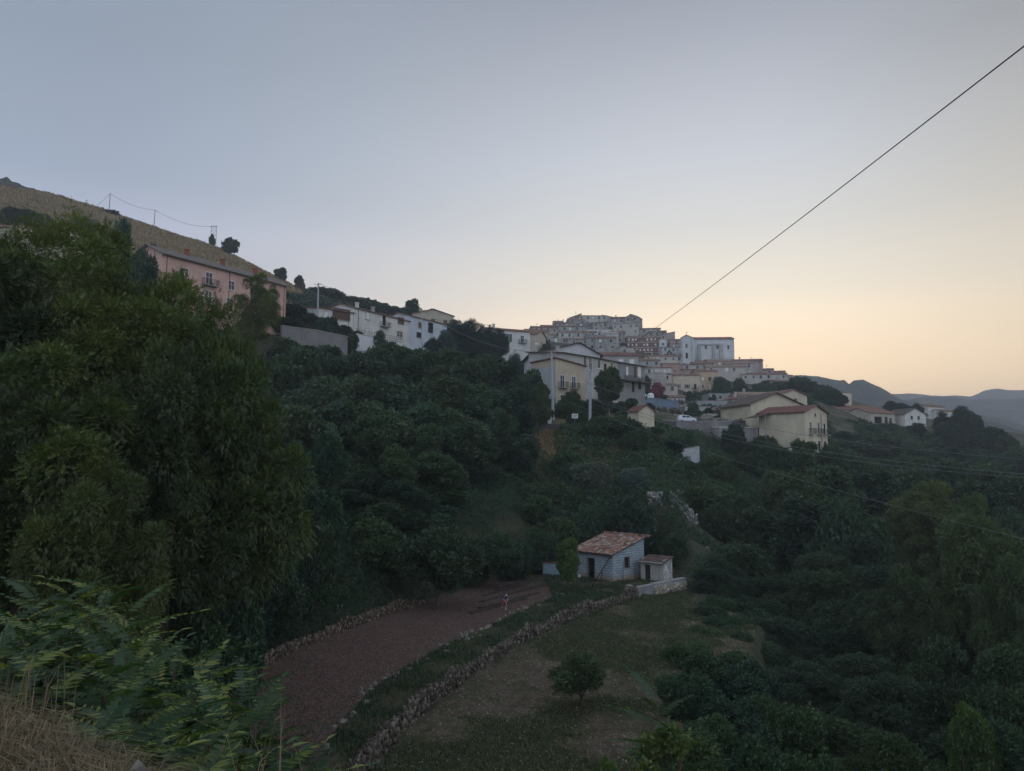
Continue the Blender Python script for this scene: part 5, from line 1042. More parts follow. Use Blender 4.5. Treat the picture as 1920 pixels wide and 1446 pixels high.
a, b, c_ = G(1192, 1104, ZG), G(1283, 1088, ZG), G(1222, 1099, ZG)
wall_run('retaining_wall', 'smooth grey rendered retaining wall block below the shed', [(a.x-.55, a.y+1.1, ZG+.06), (a.x, a.y, ZG+.06), (c_.x, c_.y, ZG+.06)], 1.5, .35, stucco((.27,.27,.28), .5, .5), base_drop=1.0)
drystone('dry_stone_wall', 'tawny dry-stone retaining wall right of the grey rendered one', [(c_.x, c_.y, ZG-1.5), (b.x, b.y, ZG-1.5)], 1.45, .6, ST_PALE, 9, .17, ragged=.05, density=1.5)
wall_run('parapet', 'pale concrete coping along the top of the tawny stone wall', [(c_.x+.05, c_.y+.1, ZG+.10), (b.x, b.y+.1, ZG+.12)], .25, .45, plain('pale_concrete', (.40,.43,.45), .9), base_drop=0)
def gp(px, py, Y): v = P(px, py, Y); return Vector((v.x, v.y, h1(v.x, v.y)))
TW = [([(1218,915,97),(1245,928,96)],1.7,'upper whitish rock wall right of the olive trees'),([(1215,962,92),(1240,975,91)],1.7,'white rock wall directly above the shed roof'),([(1258,978,92),(1285,984,91),(1305,984,92)],1.6,'white boulder wall right of the one above the shed'),
      ([(1262,1020,84),(1330,1024,84)],.8,'low stone edge of the bare terrace right of the outhouse'),([(1270,905,104),(1330,908,105)],1.2,'short stone wall under the terrace trees')]
for i, (pt, hh, lab) in enumerate(TW): drystone('terrace_wall', lab, [gp(*p)-Vector((0,0,.3)) for p in pt], hh, .8, ST_WHITE if i < 3 else ST_GREY, 40+i, .25, density=1.3)
rr = random.Random(12)
for i, (xa, xb, py, Y) in enumerate([(1225,1290,786,176),(1235,1330,779,190),(1300,1370,783,188),(1260,1345,770,212),(1295,1362,764,228),(1245,1310,757,245),(1260,1340,750,268),(1210,1250,765,222),(1340,1400,788,180),(1230,1275,793,166),(1310,1372,757,246),(1165,1215,757,172),(1185,1215,748,190)]):
    a = gp(xa, py, Y); b = gp(xb, py, Y+4); a.z -= .2; b.z -= .2; m_ = (a+b)/2; m_.z = h1(m_.x, m_.y)-.2
    drystone('terrace_wall', 'rough grey terrace wall on the rocky slope behind the parked car', [a, m_, b], 1.1+rr.random()*.6, .7, ST_GREY, 60+i, .42, group='terrace walls on the rocky slope behind the car')
# road and its walls
road = MB(); rp = [gp(960,806,123), gp(1010,806,123), gp(1060,806,124.5), gp(1120,806,127), gp(1180,806,133), gp(1230,803,146), gp(1290,801,153), gp(1345,800,156), gp(1400,800,160)]
rl_ = []
for i, p in enumerate(rp):
    d = (rp[min(i+1, len(rp)-1)]-rp[max(i-1, 0)]); d.z = 0; d.normalize(); n = Vector((d.y, -d.x, 0)); rl_.append((p+n*2.4+Vector((0,0,.25)), p-n*2.4+Vector((0,0,.25))))
for i in range(len(rp)-1):
    a0, a1 = rl_[i]; b0, b1 = rl_[i+1]; dz = Vector((0,0,1.5)); road.hull8([a0-dz, b0-dz, b1-dz, a1-dz, a0, b0, b1, a1])
meta(road.build('road', plain('asphalt', (.075,.073,.07), .9, scale=1)), 'narrow grey village road on the bank', 'road', kind='structure')
wall_run('road_wall', 'grey concrete retaining wall under the parked white car', [rl_[5][0]+Vector((-1,-.3,.12)), rl_[6][0]+Vector((0,-.3,.12)), rl_[7][0]+Vector((0,-.3,.12)), rl_[8][0]+Vector((-3,-.3,.12))], 3.4, .4, stucco((.22,.21,.20), .5, .6), base_drop=2)
wall_run('garden_wall', 'broken white rendered wall below the road and the small yellow cabin', [P(1224,842,120), P(1262,846,119), P(1310,838,121)], 2.6, .35, stucco((.52,.54,.57), .5, .5), base_drop=2.5)
wall_run('street_wall', 'long grey retaining wall of the street below the pink house', [P(528,611,126.5), P(545,614,128), P(592,620,134), P(650,632,141)], 3.6, .5, stucco((.24,.235,.23), .4, .6), base_drop=3)
sw_ = wall_run('terrace_parapet', 'white garden parapet with iron railing in front of the white row house', [P(668,626,146), P(705,634,149), P(756,643,154)], 2.2, .3, stucco((.60,.60,.60), .3, .6), base_drop=3)
mb = MB(); L = sw_.location; A = [P(668,626,146)-L, P(705,634,149)-L, P(756,643,154)-L]
for i in range(2):
    n = 12
    for j in range(n+1): p = A[i].lerp(A[i+1], j/n); mb.box(p.x-.02, p.x+.02, p.y-.02, p.y+.02, p.z+.1, p.z+1.05)
    for h_ in (.55, 1.0): mb.tube([A[i]+Vector((0,0,h_)), A[i+1]+Vector((0,0,h_))], .025, 5)
mb.build('railing', IRON, sw_)
wall_run('lower_wall', 'dark stone footing wall below the white garden parapet', [P(704,650,150), P(760,662,154)], 1.5, .6, rubble(), base_drop=2)
wall_run('street_wall', 'short bit of pale wall glimpsed through the walnuts at upper left', [P(20,424,120), P(70,434,122), P(110,444,123)], 2.0, .4, stucco((.42,.36,.30)), base_drop=2)
# white van seen end on, gate and boards by the road under the robinias
def small_van():
    p = gp(997, 806, 122.5); o = empty('parked_van', p+Vector((0,0,.27)), R(8), 'white van parked under the trees at the left end of the road', 'van')
    mb = MB(); mb.hull8([(-.9,-2.2,.35),(.9,-2.2,.35),(.9,2.2,.35),(-.9,2.2,.35),(-.82,-1.9,2.05),(.82,-1.9,2.05),(.82,2.1,2.1),(-.82,2.1,2.1)]); mb.build('body', plain('white_car_paint', (.62,.66,.72), .3, var=.03), o, bevel=.12)
    mb = MB(); mb.hull8([(-.72,-2.15,1.2),(.72,-2.15,1.2),(.72,-2.05,1.2),(-.72,-2.05,1.2),(-.68,-2.0,1.85),(.68,-2.0,1.85),(.68,-1.9,1.85),(-.68,-1.9,1.85)]); mb.build('windscreen', glassmat(), o)
    for sx_ in (-1, 1):
        for y in (-1.5, 1.5): mb = MB(); mb.tube([(sx_*.92, y, .33), (sx_*.7, y, .33)], .33, 14); mb.build('wheel', plain('rubber', (.02,.02,.02), .8), o)
small_van()
p = gp(1018, 806, 123); o = empty('gate', p+Vector((0,0,.2)), R(6), 'grey timber gate panel beside the white van', 'gate'); mb = MB()
for i in range(7): mb.box(-1.0+i*.29, -.74+i*.29, -.03, .03, .05, 2.0)
mb.build('boards', plain('weathered_boards', (.20,.19,.18), .9, var=.3), o); 
for x in (-1.08, 1.06): mb = MB(); mb.box(x-.06,x+.06,-.06,.06,-.5,2.2); mb.build('post', CONC, o)
p = gp(1030, 806, 123); o = empty('meter_cabinet', p+Vector((0,0,.2)), R(6), 'pale blue-grey metal cabinet right of the timber gate', 'cabinet'); mb = MB(); mb.box(-.35,.35,-.25,.25,-.3,1.5); mb.build('case', plain('pale_metal', (.42,.47,.50), .5), o); mb = MB(); mb.box(-.3,.3,-.29,-.253,.1,1.35); mb.build('door', plain('pale_metal2', (.50,.54,.57), .5), o)
# small sign board
p = gp(1078, 803, 123.5); top = P(1078, 776, 123.5); o = empty('road_sign', p, R(4), 'small white rectangular road sign on a post above the dry bank', 'sign'); hz = top.z-p.z
mb = MB(); mb.tube([(0,0,-.3),(0,0,hz)], .035, 6); mb.build('post', GALV, o); mb = MB(); mb.box(-.5,.5,-.06,-.037,hz-.75,hz); pl_ = mb.build('board', plain('sign_white', (.62,.65,.66), .5, var=.04), o)
mb = MB()
for i, (x0, x1) in enumerate([(-.36,-.24),(-.2,-.06),(-.02,.1),(.15,.34)]): mb.box(x0, x1, -.066, -.062, hz-.38, hz-.24)
for i, (x0, x1) in enumerate([(-.3,-.1),(-.05,.2)]): mb.box(x0, x1, -.066, -.062, hz-.58, hz-.48)
mb.build('lettering', plain('sign_dark', (.08,.09,.11), .5), pl_)
# ------------------------------------------------------------------ parked car
def car():
    g = P(1290, 799, 151.5); g.z = rl_[6][0].z*.5+rl_[6][1].z*.5+.01; o = empty('parked_car', (g.x, rl_[6][0].y*.6+rl_[6][1].y*.4+.2, g.z), R(3), 'white five-door hatchback parked on the road above the concrete wall', 'car')
    paint = plain('white_car_paint', (.62,.66,.72), .3, var=.03); hw = .82
    prof = [(-1.86,.32),(1.80,.30),(1.88,.62),(1.78,.82),(1.05,.98),(-1.80,1.0),(-1.90,.7)]
    mb = MB(); n = len(prof); v = [(a, -hw, z) for a, z in prof]+[(a, hw, z) for a, z in prof]; mb.add(v, [tuple(range(n)), tuple(range(n, 2*n))[::-1]]+[(i, n+i, n+(i+1) % n, (i+1) % n) for i in range(n)]); bd = mb.build('body', paint, o, bevel=.07)
    mb = MB(); mb.hull8([(-1.74,-hw+.05,.985),(1.08,-hw+.05,.985),(1.08,hw-.05,.985),(-1.74,hw-.05,.985),(-1.42,-hw+.2,1.52),(.18,-hw+.2,1.52),(.18,hw-.2,1.52),(-1.42,hw-.2,1.52)]); mb.build('cabin', paint, o, bevel=.06)
    for s in (-1, 1):
        y0 = s*(hw-.045); y1 = s*(hw-.165)
        for (xa, xb, xc, xd) in ((-1.02,-.28,-.98,-.28),(-.20,.80,-.20,.16)):
            mb = MB(); mb.hull8([(xa,y0,1.02),(xb,y0,1.02),(xb,y0-s*.05,1.02),(xa,y0-s*.05,1.02),(xc,y1,1.43),(xd,y1,1.43),(xd,y1-s*.05,1.43),(xc,y1-s*.05,1.43)]); mb.build('side_window', glassmat(), o)
        for x in (-1.18, 1.2):
            mb = MB(); mb.tube([(x, s*(hw+.012), .3), (x, s*(hw-.2), .3)], .30, 18); w_ = mb.build('wheel', plain('rubber', (.02,.02,.02), .8), o); mb = MB(); mb.tube([(x, s*(hw+.03), .3), (x, s*(hw+.013), .3)], .18, 14); mb.build('rim', GALV, w_)
        mb = MB(); mb.box(1.70,1.86,s*.6-.14,s*.6+.14,.66,.80); mb.build('headlight', plain('lamp_glass', (.5,.5,.5), .2), o); mb = MB(); mb.box(-1.91,-1.84,s*.66-.09,s*.66+.09,.7,.95); mb.build('tail_light', plain('red_lens', (.25,.02,.02), .3), o)
    mb = MB(); mb.hull8([(1.06,-.66,1.0),(1.11,-.66,1.0),(1.11,.66,1.0),(1.06,.66,1.0),(.22,-.56,1.48),(.27,-.56,1.48),(.27,.56,1.48),(.22,.56,1.48)]); mb.build('windscreen', glassmat(), o)
car()
# ------------------------------------------------------------------ poles and wires
PCON = plain('pole_concrete', (.36,.38,.39), .8, var=.08)
def pole(pxb, pyb, pxt, pyt, Y, label, r0=.2, arms=1, name='power_pole', mat=PCON):
    b = P(pxb, pyb, Y); t_ = P(pxt, pyt, Y); b.z = min(b.z, h1(b.x, Y)) ; o = empty(name, b, 0, label, 'pole'); v = t_-b
    mb = MB(); mb.tube([Vector((0,0,-.6)), v*.5, v], [r0, r0*.85, r0*.65], 10); mb.build('mast', mat, o)
    for i in range(arms):
        c = v*(1-.05*i-.02)-Vector((0,0,.1)); am = MB(); am.box(c.x-.7, c.x+.7, c.y-.25-.04, c.y-.25+.04, c.z-.04, c.z+.04); ao = am.build('crossarm', GALV, o)
        for x in (-.6, 0, .6): mb = MB(); mb.tube([(c.x+x, c.y-.25, c.z+.041), (c.x+x, c.y-.25, c.z+.24)], [.06,.04], 8); mb.build('insulator', plain('porcelain', (.4,.35,.3), .3), ao)
    return t_
p1 = pole(1037, 753, 1034, 661, 128, 'left of the two tall concrete power poles in front of the ochre house', .27)
p2 = pole(1105, 797, 1108, 693, 122, 'right of the two tall concrete power poles, standing on the road bank', .27)
p3 = pole(595, 604, 597, 531, 146, 'concrete pole at the left end of the white row house', .2)
p4 = pole(791, 640, 791, 580, 165, 'thin pole in front of the bluish white end house', .13)
p5 = pole(204, 398, 207, 363, 330, 'left pole on the bare hill skyline', .22); p6 = pole(288, 431, 291, 394, 330, 'right pole on the bare hill skyline', .22)
p7 = pole(415, 466, 415, 450, 330, 'short pole between the lattice pylon and the round tree', .14, 0)
def pylon():
    b = P(400, 460, 331); b.z = h1(b.x, 331)-.3; t_ = P(400, 425, 331).z-b.z; o = empty('lattice_pylon', b, 0, 'twin-legged lattice pylon on the hilltop', 'pylon')
    for s in (-1, 1): mb = MB(); mb.tube([(s*1.15,0,0),(s*1.15,0,t_)], .11, 6); mb.build('leg', GALV, o)
    mb = MB()
    for k in range(5):
        z = t_*(.2+.2*k)-.05; mb.tube([(-1.15,0,z),(1.15,0,z)], .07, 5)
        if k: zz = t_*.2*k; mb.tube([(-1.15,0,zz),(1.15,0,z)], .06, 5); mb.tube([(1.15,0,zz),(-1.15,0,z)], .06, 5)
    mb.build('bracing', GALV, o); mb = MB(); mb.box(-1.5,1.5,-.1,.1,t_,t_+.2)
    for x in (-1.3, 0, 1.3): mb.tube([(x,0,t_+.2),(x,0,t_+.6)], .08, 6)
    mb.build('crossarm', GALV, o); return b+Vector((0,0,t_))
p8 = pylon()
CAB = plain('cable_black', (.045,.045,.05), .6, var=.02); CABL = plain('cable_grey', (.16,.17,.17), .6, var=.02)
def cable(label, a, b, sag, r, mat=CAB, n=24, group=None, mids=()):
    a = Vector(a); b = Vector(b); pts = []
    for i in range(n+1):
        t = i/n; p = a.lerp(b, t); p.z -= sag*4*t*(1-t); pts.append(p)
    o = empty('power_cable', a, 0, label, 'cable', group); mb = MB(); mb.tube([p-a for p in pts], r, 6); ob = mb.build('strand', mat, o); mb = MB(); mb.tube([(0,0,0), (pts[1]-a)*.04], r*1.5, 6); mb.build('clamp', GALV, o); return o
# thick overhead cable from the right power pole up past the camera
nA = P(2120, -68, 9.0); cable('thick black overhead cable sweeping from the upper right corner down to the village', p2+Vector((0,-.2,0)), nA, 0.5, .012, CAB, 80)
cable('cable strung on the bare hill from the left skyline pole to the right one', p5, p6, 1.6, .06); cable('cable strung on the bare hill from the right skyline pole to the lattice pylon', p6, p8, 2.2, .06); cable('cable running down behind the hill from the left skyline pole', P(183, 384, 350), p5, .3, .06)
cable('cable from the pole at the row house towards the thin pole', p3, p4, 1.2, .03, CABL); cable('cable from the pink house corner to the row house pole', P(535, 560, 141), p3-Vector((0,0,3.0)), .6, .03, CABL); cable('cable from the thin pole past the cedars to the left power pole', p4, p1, 2.5, .03, CABL)
cable('uppermost of three grey wires crossing the right wood', P(1100,718,122), P(1990,866,62), 1.9, .022, CABL, 40); 
cable('middle grey wire crossing the right wood', P(1105,742,122), P(1990,894,60), 1.9, .022, CABL, 40)
cable('lower twin of the middle grey wire', P(1105,746,122), P(1990,901,60), 2.1, .022, CABL, 40)
cable('lowest long wire falling across the ravine to the right edge', P(1040,742,128), P(1990,1028,50), 1.2, .018, CABL, 40)
# street lamp with curved arm
b = gp(1142, 768, 138); top = P(1142, 738, 138); o = empty('street_lamp', b, 0, 'curved grey street lamp between the right power pole and the grey house', 'street lamp'); hz = top.z-b.z
mb = MB(); mb.tube([(0,0,-.3),(0,0,hz),(-.15,0,hz+.9),(-.7,0,hz+1.5),(-1.5,0,hz+1.75),(-1.9,0,hz+1.75)], [.08,.07,.06,.05,.05,.05], 8); mb.build('mast', GALV, o); mb = MB(); mb.hull8([(-2.4,-.12,hz+1.68),(-1.85,-.12,hz+1.68),(-1.85,.12,hz+1.68),(-2.4,.12,hz+1.68),(-2.3,-.08,hz+1.85),(-1.9,-.08,hz+1.85),(-1.9,.08,hz+1.85),(-2.3,.08,hz+1.85)]); mb.build('lantern', plain('lamp_grey', (.4,.42,.42), .5), o)
b = P(1243, 771, 205); 
for i, (px, py, Y, lab) in enumerate([(1208,742,200,'white round satellite dish on the terrace wall left of the water tank'),(1006,646,232,'white satellite dish on the roof edge below the beige gable')]):
    b = P(px, py, Y); o = empty('satellite_dish', b, R(10), lab, 'dish'); mb = MB(); mb.tube([(0,-.25,.1),(0,-.1,0),(0,0,0)], [.55,.4,.05], 16); mb.build('dish', FRAMEW, o, smooth=True); mb = MB(); mb.tube([(0,.05,0),(0,.1,-1.6)], .04, 6); mb.build('bracket', GALV, o)
# ------------------------------------------------------------------ person working in the field
def person():
    g = G(944, 1140, ZG); o = empty('person', (g.x, g.y, h1(g.x, g.y)), R(28), 'person in blue top and pink trousers bending over the dug furrows with a hoe', 'person')
    def skin(name, V, E, rad, mat, parent, root=0, sub=2):
        me = bpy.data.meshes.new(name); me.from_pydata(V, E, []); ob = link_mesh(name, me, mat, parent); m = ob.modifiers.new('skin', 'SKIN'); m.use_smooth_shade = True
        for i, r in enumerate(rad): me.skin_vertices[0].data[i].radius = (r, r) if not hasattr(r, '__len__') else r
        me.skin_vertices[0].data[root].use_root = True; s = ob.modifiers.new('sub', 'SUBSURF'); s.levels = sub; s.render_levels = sub; return ob
    o.scale = (.8,.8,.8)
    V = [(0,0,.86),(0,-.16,1.02),(0,-.36,1.17),(0,-.48,1.24),(0,-.56,1.27),(0,-.64,1.28),(0,-.70,1.22),
         (-.09,.02,.82),(-.13,-.08,.47),(-.13,.04,.09),(-.14,-.12,.05),(.09,.02,.82),(.13,-.14,.48),(.14,-.02,.09),(.15,-.18,.05),
         (-.17,-.38,1.17),(-.22,-.46,.92),(-.12,-.62,.74),(-.09,-.66,.69),(.17,-.38,1.17),(.24,-.44,.92),(.10,-.66,.84),(.06,-.70,.79)]
    E = [(0,1),(1,2),(2,3),(3,4),(4,5),(5,6),(0,7),(7,8),(8,9),(9,10),(0,11),(11,12),(12,13),(13,14),(2,15),(15,16),(16,17),(17,18),(2,19),(19,20),(20,21),(21,22)]
    rad = [.13,.13,.13,.06,.085,.105,.075,.10,.07,.045,.04,.10,.07,.045,.04,.07,.045,.035,.04,.07,.045,.035,.04]
    skin('body', V, E, rad, plain('skin', (.45,.27,.19), .6, var=.04), o)
    V = [(0,-.02,.90),(0,-.17,1.03),(0,-.36,1.18),(-.17,-.38,1.17),(-.225,-.455,.94),(.17,-.38,1.17),(.24,-.445,.93)]; skin('shirt', V, [(0,1),(1,2),(2,3),(3,4),(2,5),(5,6)], [.16,.165,.155,.09,.065,.09,.065], plain('blue_cloth', (.035,.10,.22), .9), o)
    V = [(0,.02,.86),(-.09,.02,.80),(-.13,-.08,.47),(-.13,.03,.17),(.09,.02,.80),(.13,-.14,.48),(.14,-.03,.17)]; skin('trousers', V, [(0,1),(1,2),(2,3),(0,4),(4,5),(5,6)], [.16,.13,.105,.085,.13,.105,.085], plain('pink_cloth', (.30,.09,.14), .9), o)
    V = [(0,-.60,1.33),(0,-.66,1.34)]; skin('hair', V, [(0,1)], [.10,.085], plain('grey_hair', (.50,.50,.50), .9), o)
    for s in (-1, 1):
        for k in range(4): # fingers closed on the handle
            bx = -.09 if s < 0 else .06; by = -.66 if s < 0 else -.70; bz = .69 if s < 0 else .79
            mb = MB(); mb.tube([(bx-.03+.018*k, by, bz), (bx-.03+.018*k, by-.05, bz-.01+.004*k), (bx-.03+.018*k, by-.045, bz-.05)], [.010,.009,.007], 5); mb.build('finger', plain('skin', (.45,.27,.19), .6, var=.04), o)
    h = empty('hoe', o.location, R(28), 'wooden-handled hoe held by the person in the field', 'hoe'); mb = MB(); mb.tube([(.14,-.58,1.05),(-.2,-.86,.08)], .016, 6); mb.build('handle', plain('pale_timber', (.42,.41,.39), .8), h); mb = MB(); mb.hull8([(-.30,-.90,.02),(-.12,-.92,.02),(-.12,-.91,.03),(-.30,-.89,.03),(-.27,-.86,.14),(-.15,-.88,.14),(-.15,-.87,.15),(-.27,-.85,.15)]); mb.build('blade', GALV, h); h.scale = (.8,.8,.8)
person()
# ------------------------------------------------------------------ garden: furrows, clods, grass tufts
def clods(name, label, poly, n, size, mat, seed, flat=.5, excl=None):
    r = np.random.default_rng(seed); poly = np.array(poly); lo, hi = poly.min(0), poly.max(0); q = r.uniform(lo, hi, (n*3, 2)); q = q[inpoly(q[:, 0], q[:, 1], poly)][:n]; z = H(q[:, 0], q[:, 1])
    cube = np.array([(-1,-1,-.6),(1,-1,-.6),(1,1,-.6),(-1,1,-.6),(-.6,-.6,.7),(.6,-.6,.7),(.6,.6,.7),(-.6,.6,.7)]); fs = np.array([(4,5,6,7),(0,1,5,4),(1,2,6,5),(2,3,7,6),(3,0,4,7)]); m = len(q)
    V = cube[None]*(size*r.uniform(.3, 1, m)**1.5)[:, None, None]*r.uniform(.6, 1.3, (m, 8, 3)); V[:, :, 2] *= flat; a = r.uniform(0, 6.3, m); ca, sa = np.cos(a)[:, None], np.sin(a)[:, None]
    V = np.stack([V[:, :, 0]*ca-V[:, :, 1]*sa, V[:, :, 0]*sa+V[:, :, 1]*ca, V[:, :, 2]], 2)+np.stack([q[:, 0], q[:, 1], z], 1)[:, None]; F_ = fs[None]+(np.arange(m)*8)[:, None, None]
    return meta(link_mesh(name, np_mesh(name, V.reshape(-1, 3), F_.reshape(-1, 4), {'var': ('POINT', 'FLOAT', np.repeat(r.random(m), 8))}), mat), label, 'soil', kind='stuff')
SOILM = stonemat('soil_clods', (.060,.039,.033), (.15,.098,.080), (.095,.062,.05))
ploughed = [(p.x, p.y) for p in UW[:8]]+[(p.x, p.y) for p in row[::-1]]
clods('soil_clods', 'reddish brown crumbly clods of the ploughed strip', ploughed, 52000, .085, SOILM, 3)
clods('meadow_litter', 'pale dry litter and small stones on the lower meadow', MEADOW, 16000, .055, stonemat('litter', (.09,.07,.05), (.26,.22,.17), (.07,.07,.04)), 4)
furr = MB()
for k, (y0, x0, x1) in enumerate([(1118,905,1040),(1130,900,1050),(1142,900,1010),(1106,930,1060),(1152,880,985)]):
    pts = [G(px, y0-(px-x0)*.27, ZG) for px in np.linspace(x0, x1, 26)]
    furr.tube([(p.x+random.uniform(-.08,.08), p.y+random.uniform(-.1,.1), ZG-.13) for p in pts], [.27*random.uniform(.8, 1.15) for _ in pts], 7)
meta(furr.build('furrows', plain('dark_soil', (.045,.034,.030), 1, var=.3, scale=5), smooth=True), 'dark freshly dug furrows around the person', 'soil', kind='stuff')
def grass(name, label, pts, hgt, wid, mat, seed, bend=.5, lean=None):
    r = np.random.default_rng(seed); n = len(pts); h = hgt*r.uniform(.4, 1.2, n); a = r.uniform(0, 6.28, n); d = np.stack([np.cos(a), np.sin(a)], 1); w = wid*r.uniform(.6, 1.3, n); sd = np.stack([-d[:, 1], d[:, 0]], 1)*w[:, None]; bd = bend*h*r.uniform(.1, 1.4, n)
    if lean is not None: d = d*.5+np.array(lean)
    z0, z1, z2 = np.zeros(n), h*.62, np.maximum(h-bd*.45, h*.1); P0 = pts; P1 = pts+np.c_[d*(bd*.35)[:, None], z1]; P2 = pts+np.c_[d*bd[:, None], z2]
    S = np.c_[sd, np.zeros(n)]; V = np.stack([P0-S, P0+S, P1+S*.75, P1-S*.75, P2+S*.12, P2-S*.12], 1); F_ = np.array([(0,1,2,3),(3,2,4,5)])[None]+(np.arange(n)*6)[:, None, None]
    return meta(link_mesh(name, np_mesh(name, V.reshape(-1, 3), F_.reshape(-1, 4), {'var': ('POINT', 'FLOAT', np.repeat(r.random(n), 6))}), mat), label, 'grass', kind='stuff')
def rand_in(poly, n, seed, dens=None):
    r = np.random.default_rng(seed); poly = np.array(poly); lo, hi = poly.min(0), poly.max(0); q = r.uniform(lo, hi, (n*5, 2)); q = q[inpoly(q[:, 0], q[:, 1], poly)]
    if dens is not None: q = q[dens(q[:, 0], q[:, 1]) > r.random(len(q))]
    q = q[:n]; return np.c_[q, H(q[:, 0], q[:, 1])]
M_GR = leafmat('green_grass', (.030,.045,.018), (.070,.095,.035), .3); M_DRY = leafmat('dry_grass', (.12,.085,.055), (.31,.225,.145), .2); M_HAY = leafmat('hill_grass', (.18,.12,.07), (.34,.235,.14), .15)
grass('meadow_grass', 'short green grass in patches on the lower meadow', rand_in(MEADOW, 60000, 5, lambda x, y: np.clip(1.15-(fbm(x*.22+5, y*.22, 41)-.42)*9, .02, 1)), .13, .018, M_GR, 6)
stripoly = [(p.x, p.y) for p in LW[:8]]+[(p.x, p.y) for p in row[::-1]]
grass('terrace_grass', 'rough grass strip between the ploughed soil and the lower stone wall', rand_in(stripoly, 26000, 7, lambda x, y: np.clip(vnoise(x*.7, y*.7, 4)*1.6-.2, .05, 1)), .22, .02, M_GR, 8)
grass('yard_grass', 'green growth around the shed', rand_in([(p.x, p.y) for p in (UW[8:]+LW[5:][::-1])], 20000, 9, lambda x, y: np.clip(vnoise(x*.6, y*.6, 14)*1.8-.3, .02, 1)), .25, .025, M_GR, 10)
grass('bank_grass', 'tall dry grass on the bank under the road', rand_in([(-6,97),(14,99),(17,120),(-4,119)], 17000, 11, lambda x, y: np.clip(vnoise(x*.4, y*.4, 24)*2-.5, .03, 1)), .85, .05, M_DRY, 12)
grass('hill_grass', 'tawny dry grass on the big bare hill', rand_in([(-250,180),(-40,180),(-50,262),(-60,328),(-90,336),(-250,334)], 60000, 13), .9, .16, M_HAY, 14)
clods('scattered_rocks', 'broken grey rocks strewn over the slope behind the car', [(24,160),(50,158),(66,190),(78,250),(70,290),(40,280),(30,220),(20,190)], 9000, .55, stonemat('slope_rocks', (.08,.075,.065), (.38,.36,.32), (.07,.075,.05)), 14, flat=.7)
# ------------------------------------------------------------------ foreground: dry grass, ailanthus saplings, vine
NP_ = [(-6.5,2.2),(-.7,2.2),(-.9,3.2),(-1.5,4.0),(-2.6,4.6),(-3.2,4.9),(-4.3,6.0),(-7.5,6.6)]
grass('dry_grass', 'matted straw-coloured dry grass on the near bank at lower left', rand_in(NP_, 44000, 15), .17, .0035, M_DRY, 16, bend=1.9)
grass('dry_stalks', 'tall bleached grass stalks standing among the ailanthus shoots', np.r_[rand_in([(-4.2,5),(-3.4,5),(-3.4,7),(-4.6,7.5)], 60, 17), rand_in([(-2.2,5.2),(-1.2,4.6),(-.9,6),(-2.0,6.6)], 50, 18)], .8, .004, M_DRY, 19, bend=.5)
def leaflet2(p, d, n, L, W, fold=.35):
    p, d, n = map(np.array, (p, d, n)); up = np.cross(d, n); tip = p+d*L+np.array([0,0,-.18*L]); s1 = p+d*L*.28; s2 = p+d*L*.68+np.array([0,0,-.05*L])
    l1 = s1+n*W*.5+up*W*fold*.4; l2 = s2+n*W*.36+up*W*fold*.3; r1 = s1-n*W*.5+up*W*fold*.4; r2 = s2-n*W*.36+up*W*fold*.3; return [p, l1, l2, tip, p, tip, r2, r1]
def frond_tmpl(pairs, L, W, droop, seed):
    r = np.random.default_rng(seed); vs = []
    for i in range(pairs):
        t = .14+.86*i/pairs; z = -droop*t**2.2; k = (1-.45*abs(t-.45)*2)*(1 if t < .8 else .8)
        for s in (-1, 1):
            d = np.array([.40+r.normal(0,.07), s*.86, -.30+r.normal(0,.1)]); d /= np.linalg.norm(d); n = np.array([.9, -s*.38, .12]); n /= np.linalg.norm(n); vs += leaflet2((t, 0, z), d, n, L*k*r.uniform(.85,1.1), W*k)
    vs += leaflet2((1, 0, -droop), np.array([.85, 0, -.5]), np.array([0,1,0]), L*.9, W)
    for a, b in ((0,.35),(.35,.7),(.7,1)): za, zb = -droop*a**2.2, -droop*b**2.2; vs += [np.array(q) for q in [(a,-.007,za),(b,-.005,zb),(b,.005,zb),(a,.007,za)]]
    v = np.array(vs); return v, np.arange(len(v)).reshape(-1, 4)
FR = [frond_tmpl(10, .25, .088, .30+.12*i, 70+i) for i in range(3)]
def sapling(kind, Ht, nf, flen, seed, mat=None):
    r = np.random.default_rng(seed); root = empty('ailanthus_sapling', (0,0,0)); nst = 2+seed % 2; st = MB(); pos, dr, up, sc, va = [], [], [], [], []
    for s in range(nst):
        a = r.uniform(0, 6.28); top = np.array([math.cos(a)*.35*(s > 0), math.sin(a)*.35*(s > 0), Ht*(1-.22*s)]); b = np.array([math.cos(a)*.08, math.sin(a)*.08, -.5]); mid = (top+b)/2+np.array([r.normal()*.05, r.normal()*.05, 0]); st.tube([b, mid, top], [.03,.022,.012], 6)
        for i in range(nf):
            t = 1-(i/nf)*.62; p = b+(top-b)*t; an = i*2.4+r.uniform(-.3,.3)+s; el = .85*(t-.38)/.62+.05; pos.append(p); d = np.array([math.cos(an)*math.cos(el), math.sin(an)*math.cos(el), math.sin(el)]); dr.append(d); up.append(np.array([0,0,1.])); sc.append(flen*r.uniform(.7,1.1)*(.75+.35*(1-t))); va.append(np.clip(.25+.55*t+r.normal()*.15, 0, 1))
    pos, dr, up, sc, va = map(np.array, (pos, dr, up, sc, va)); w = r.integers(0, 3, len(pos)); link_mesh('fronds', leaf_mesh('fronds', [scatter(FR[i], pos[w == i], dr[w == i], up[w == i], sc[w == i], va[w == i]) for i in range(3) if (w == i).any()]), mat or M_AIL, root); st.build('stem', plain('green_bark', (.11,.10,.07), .8), root); PROTO[kind] = [root, Ht, 1.6, False]
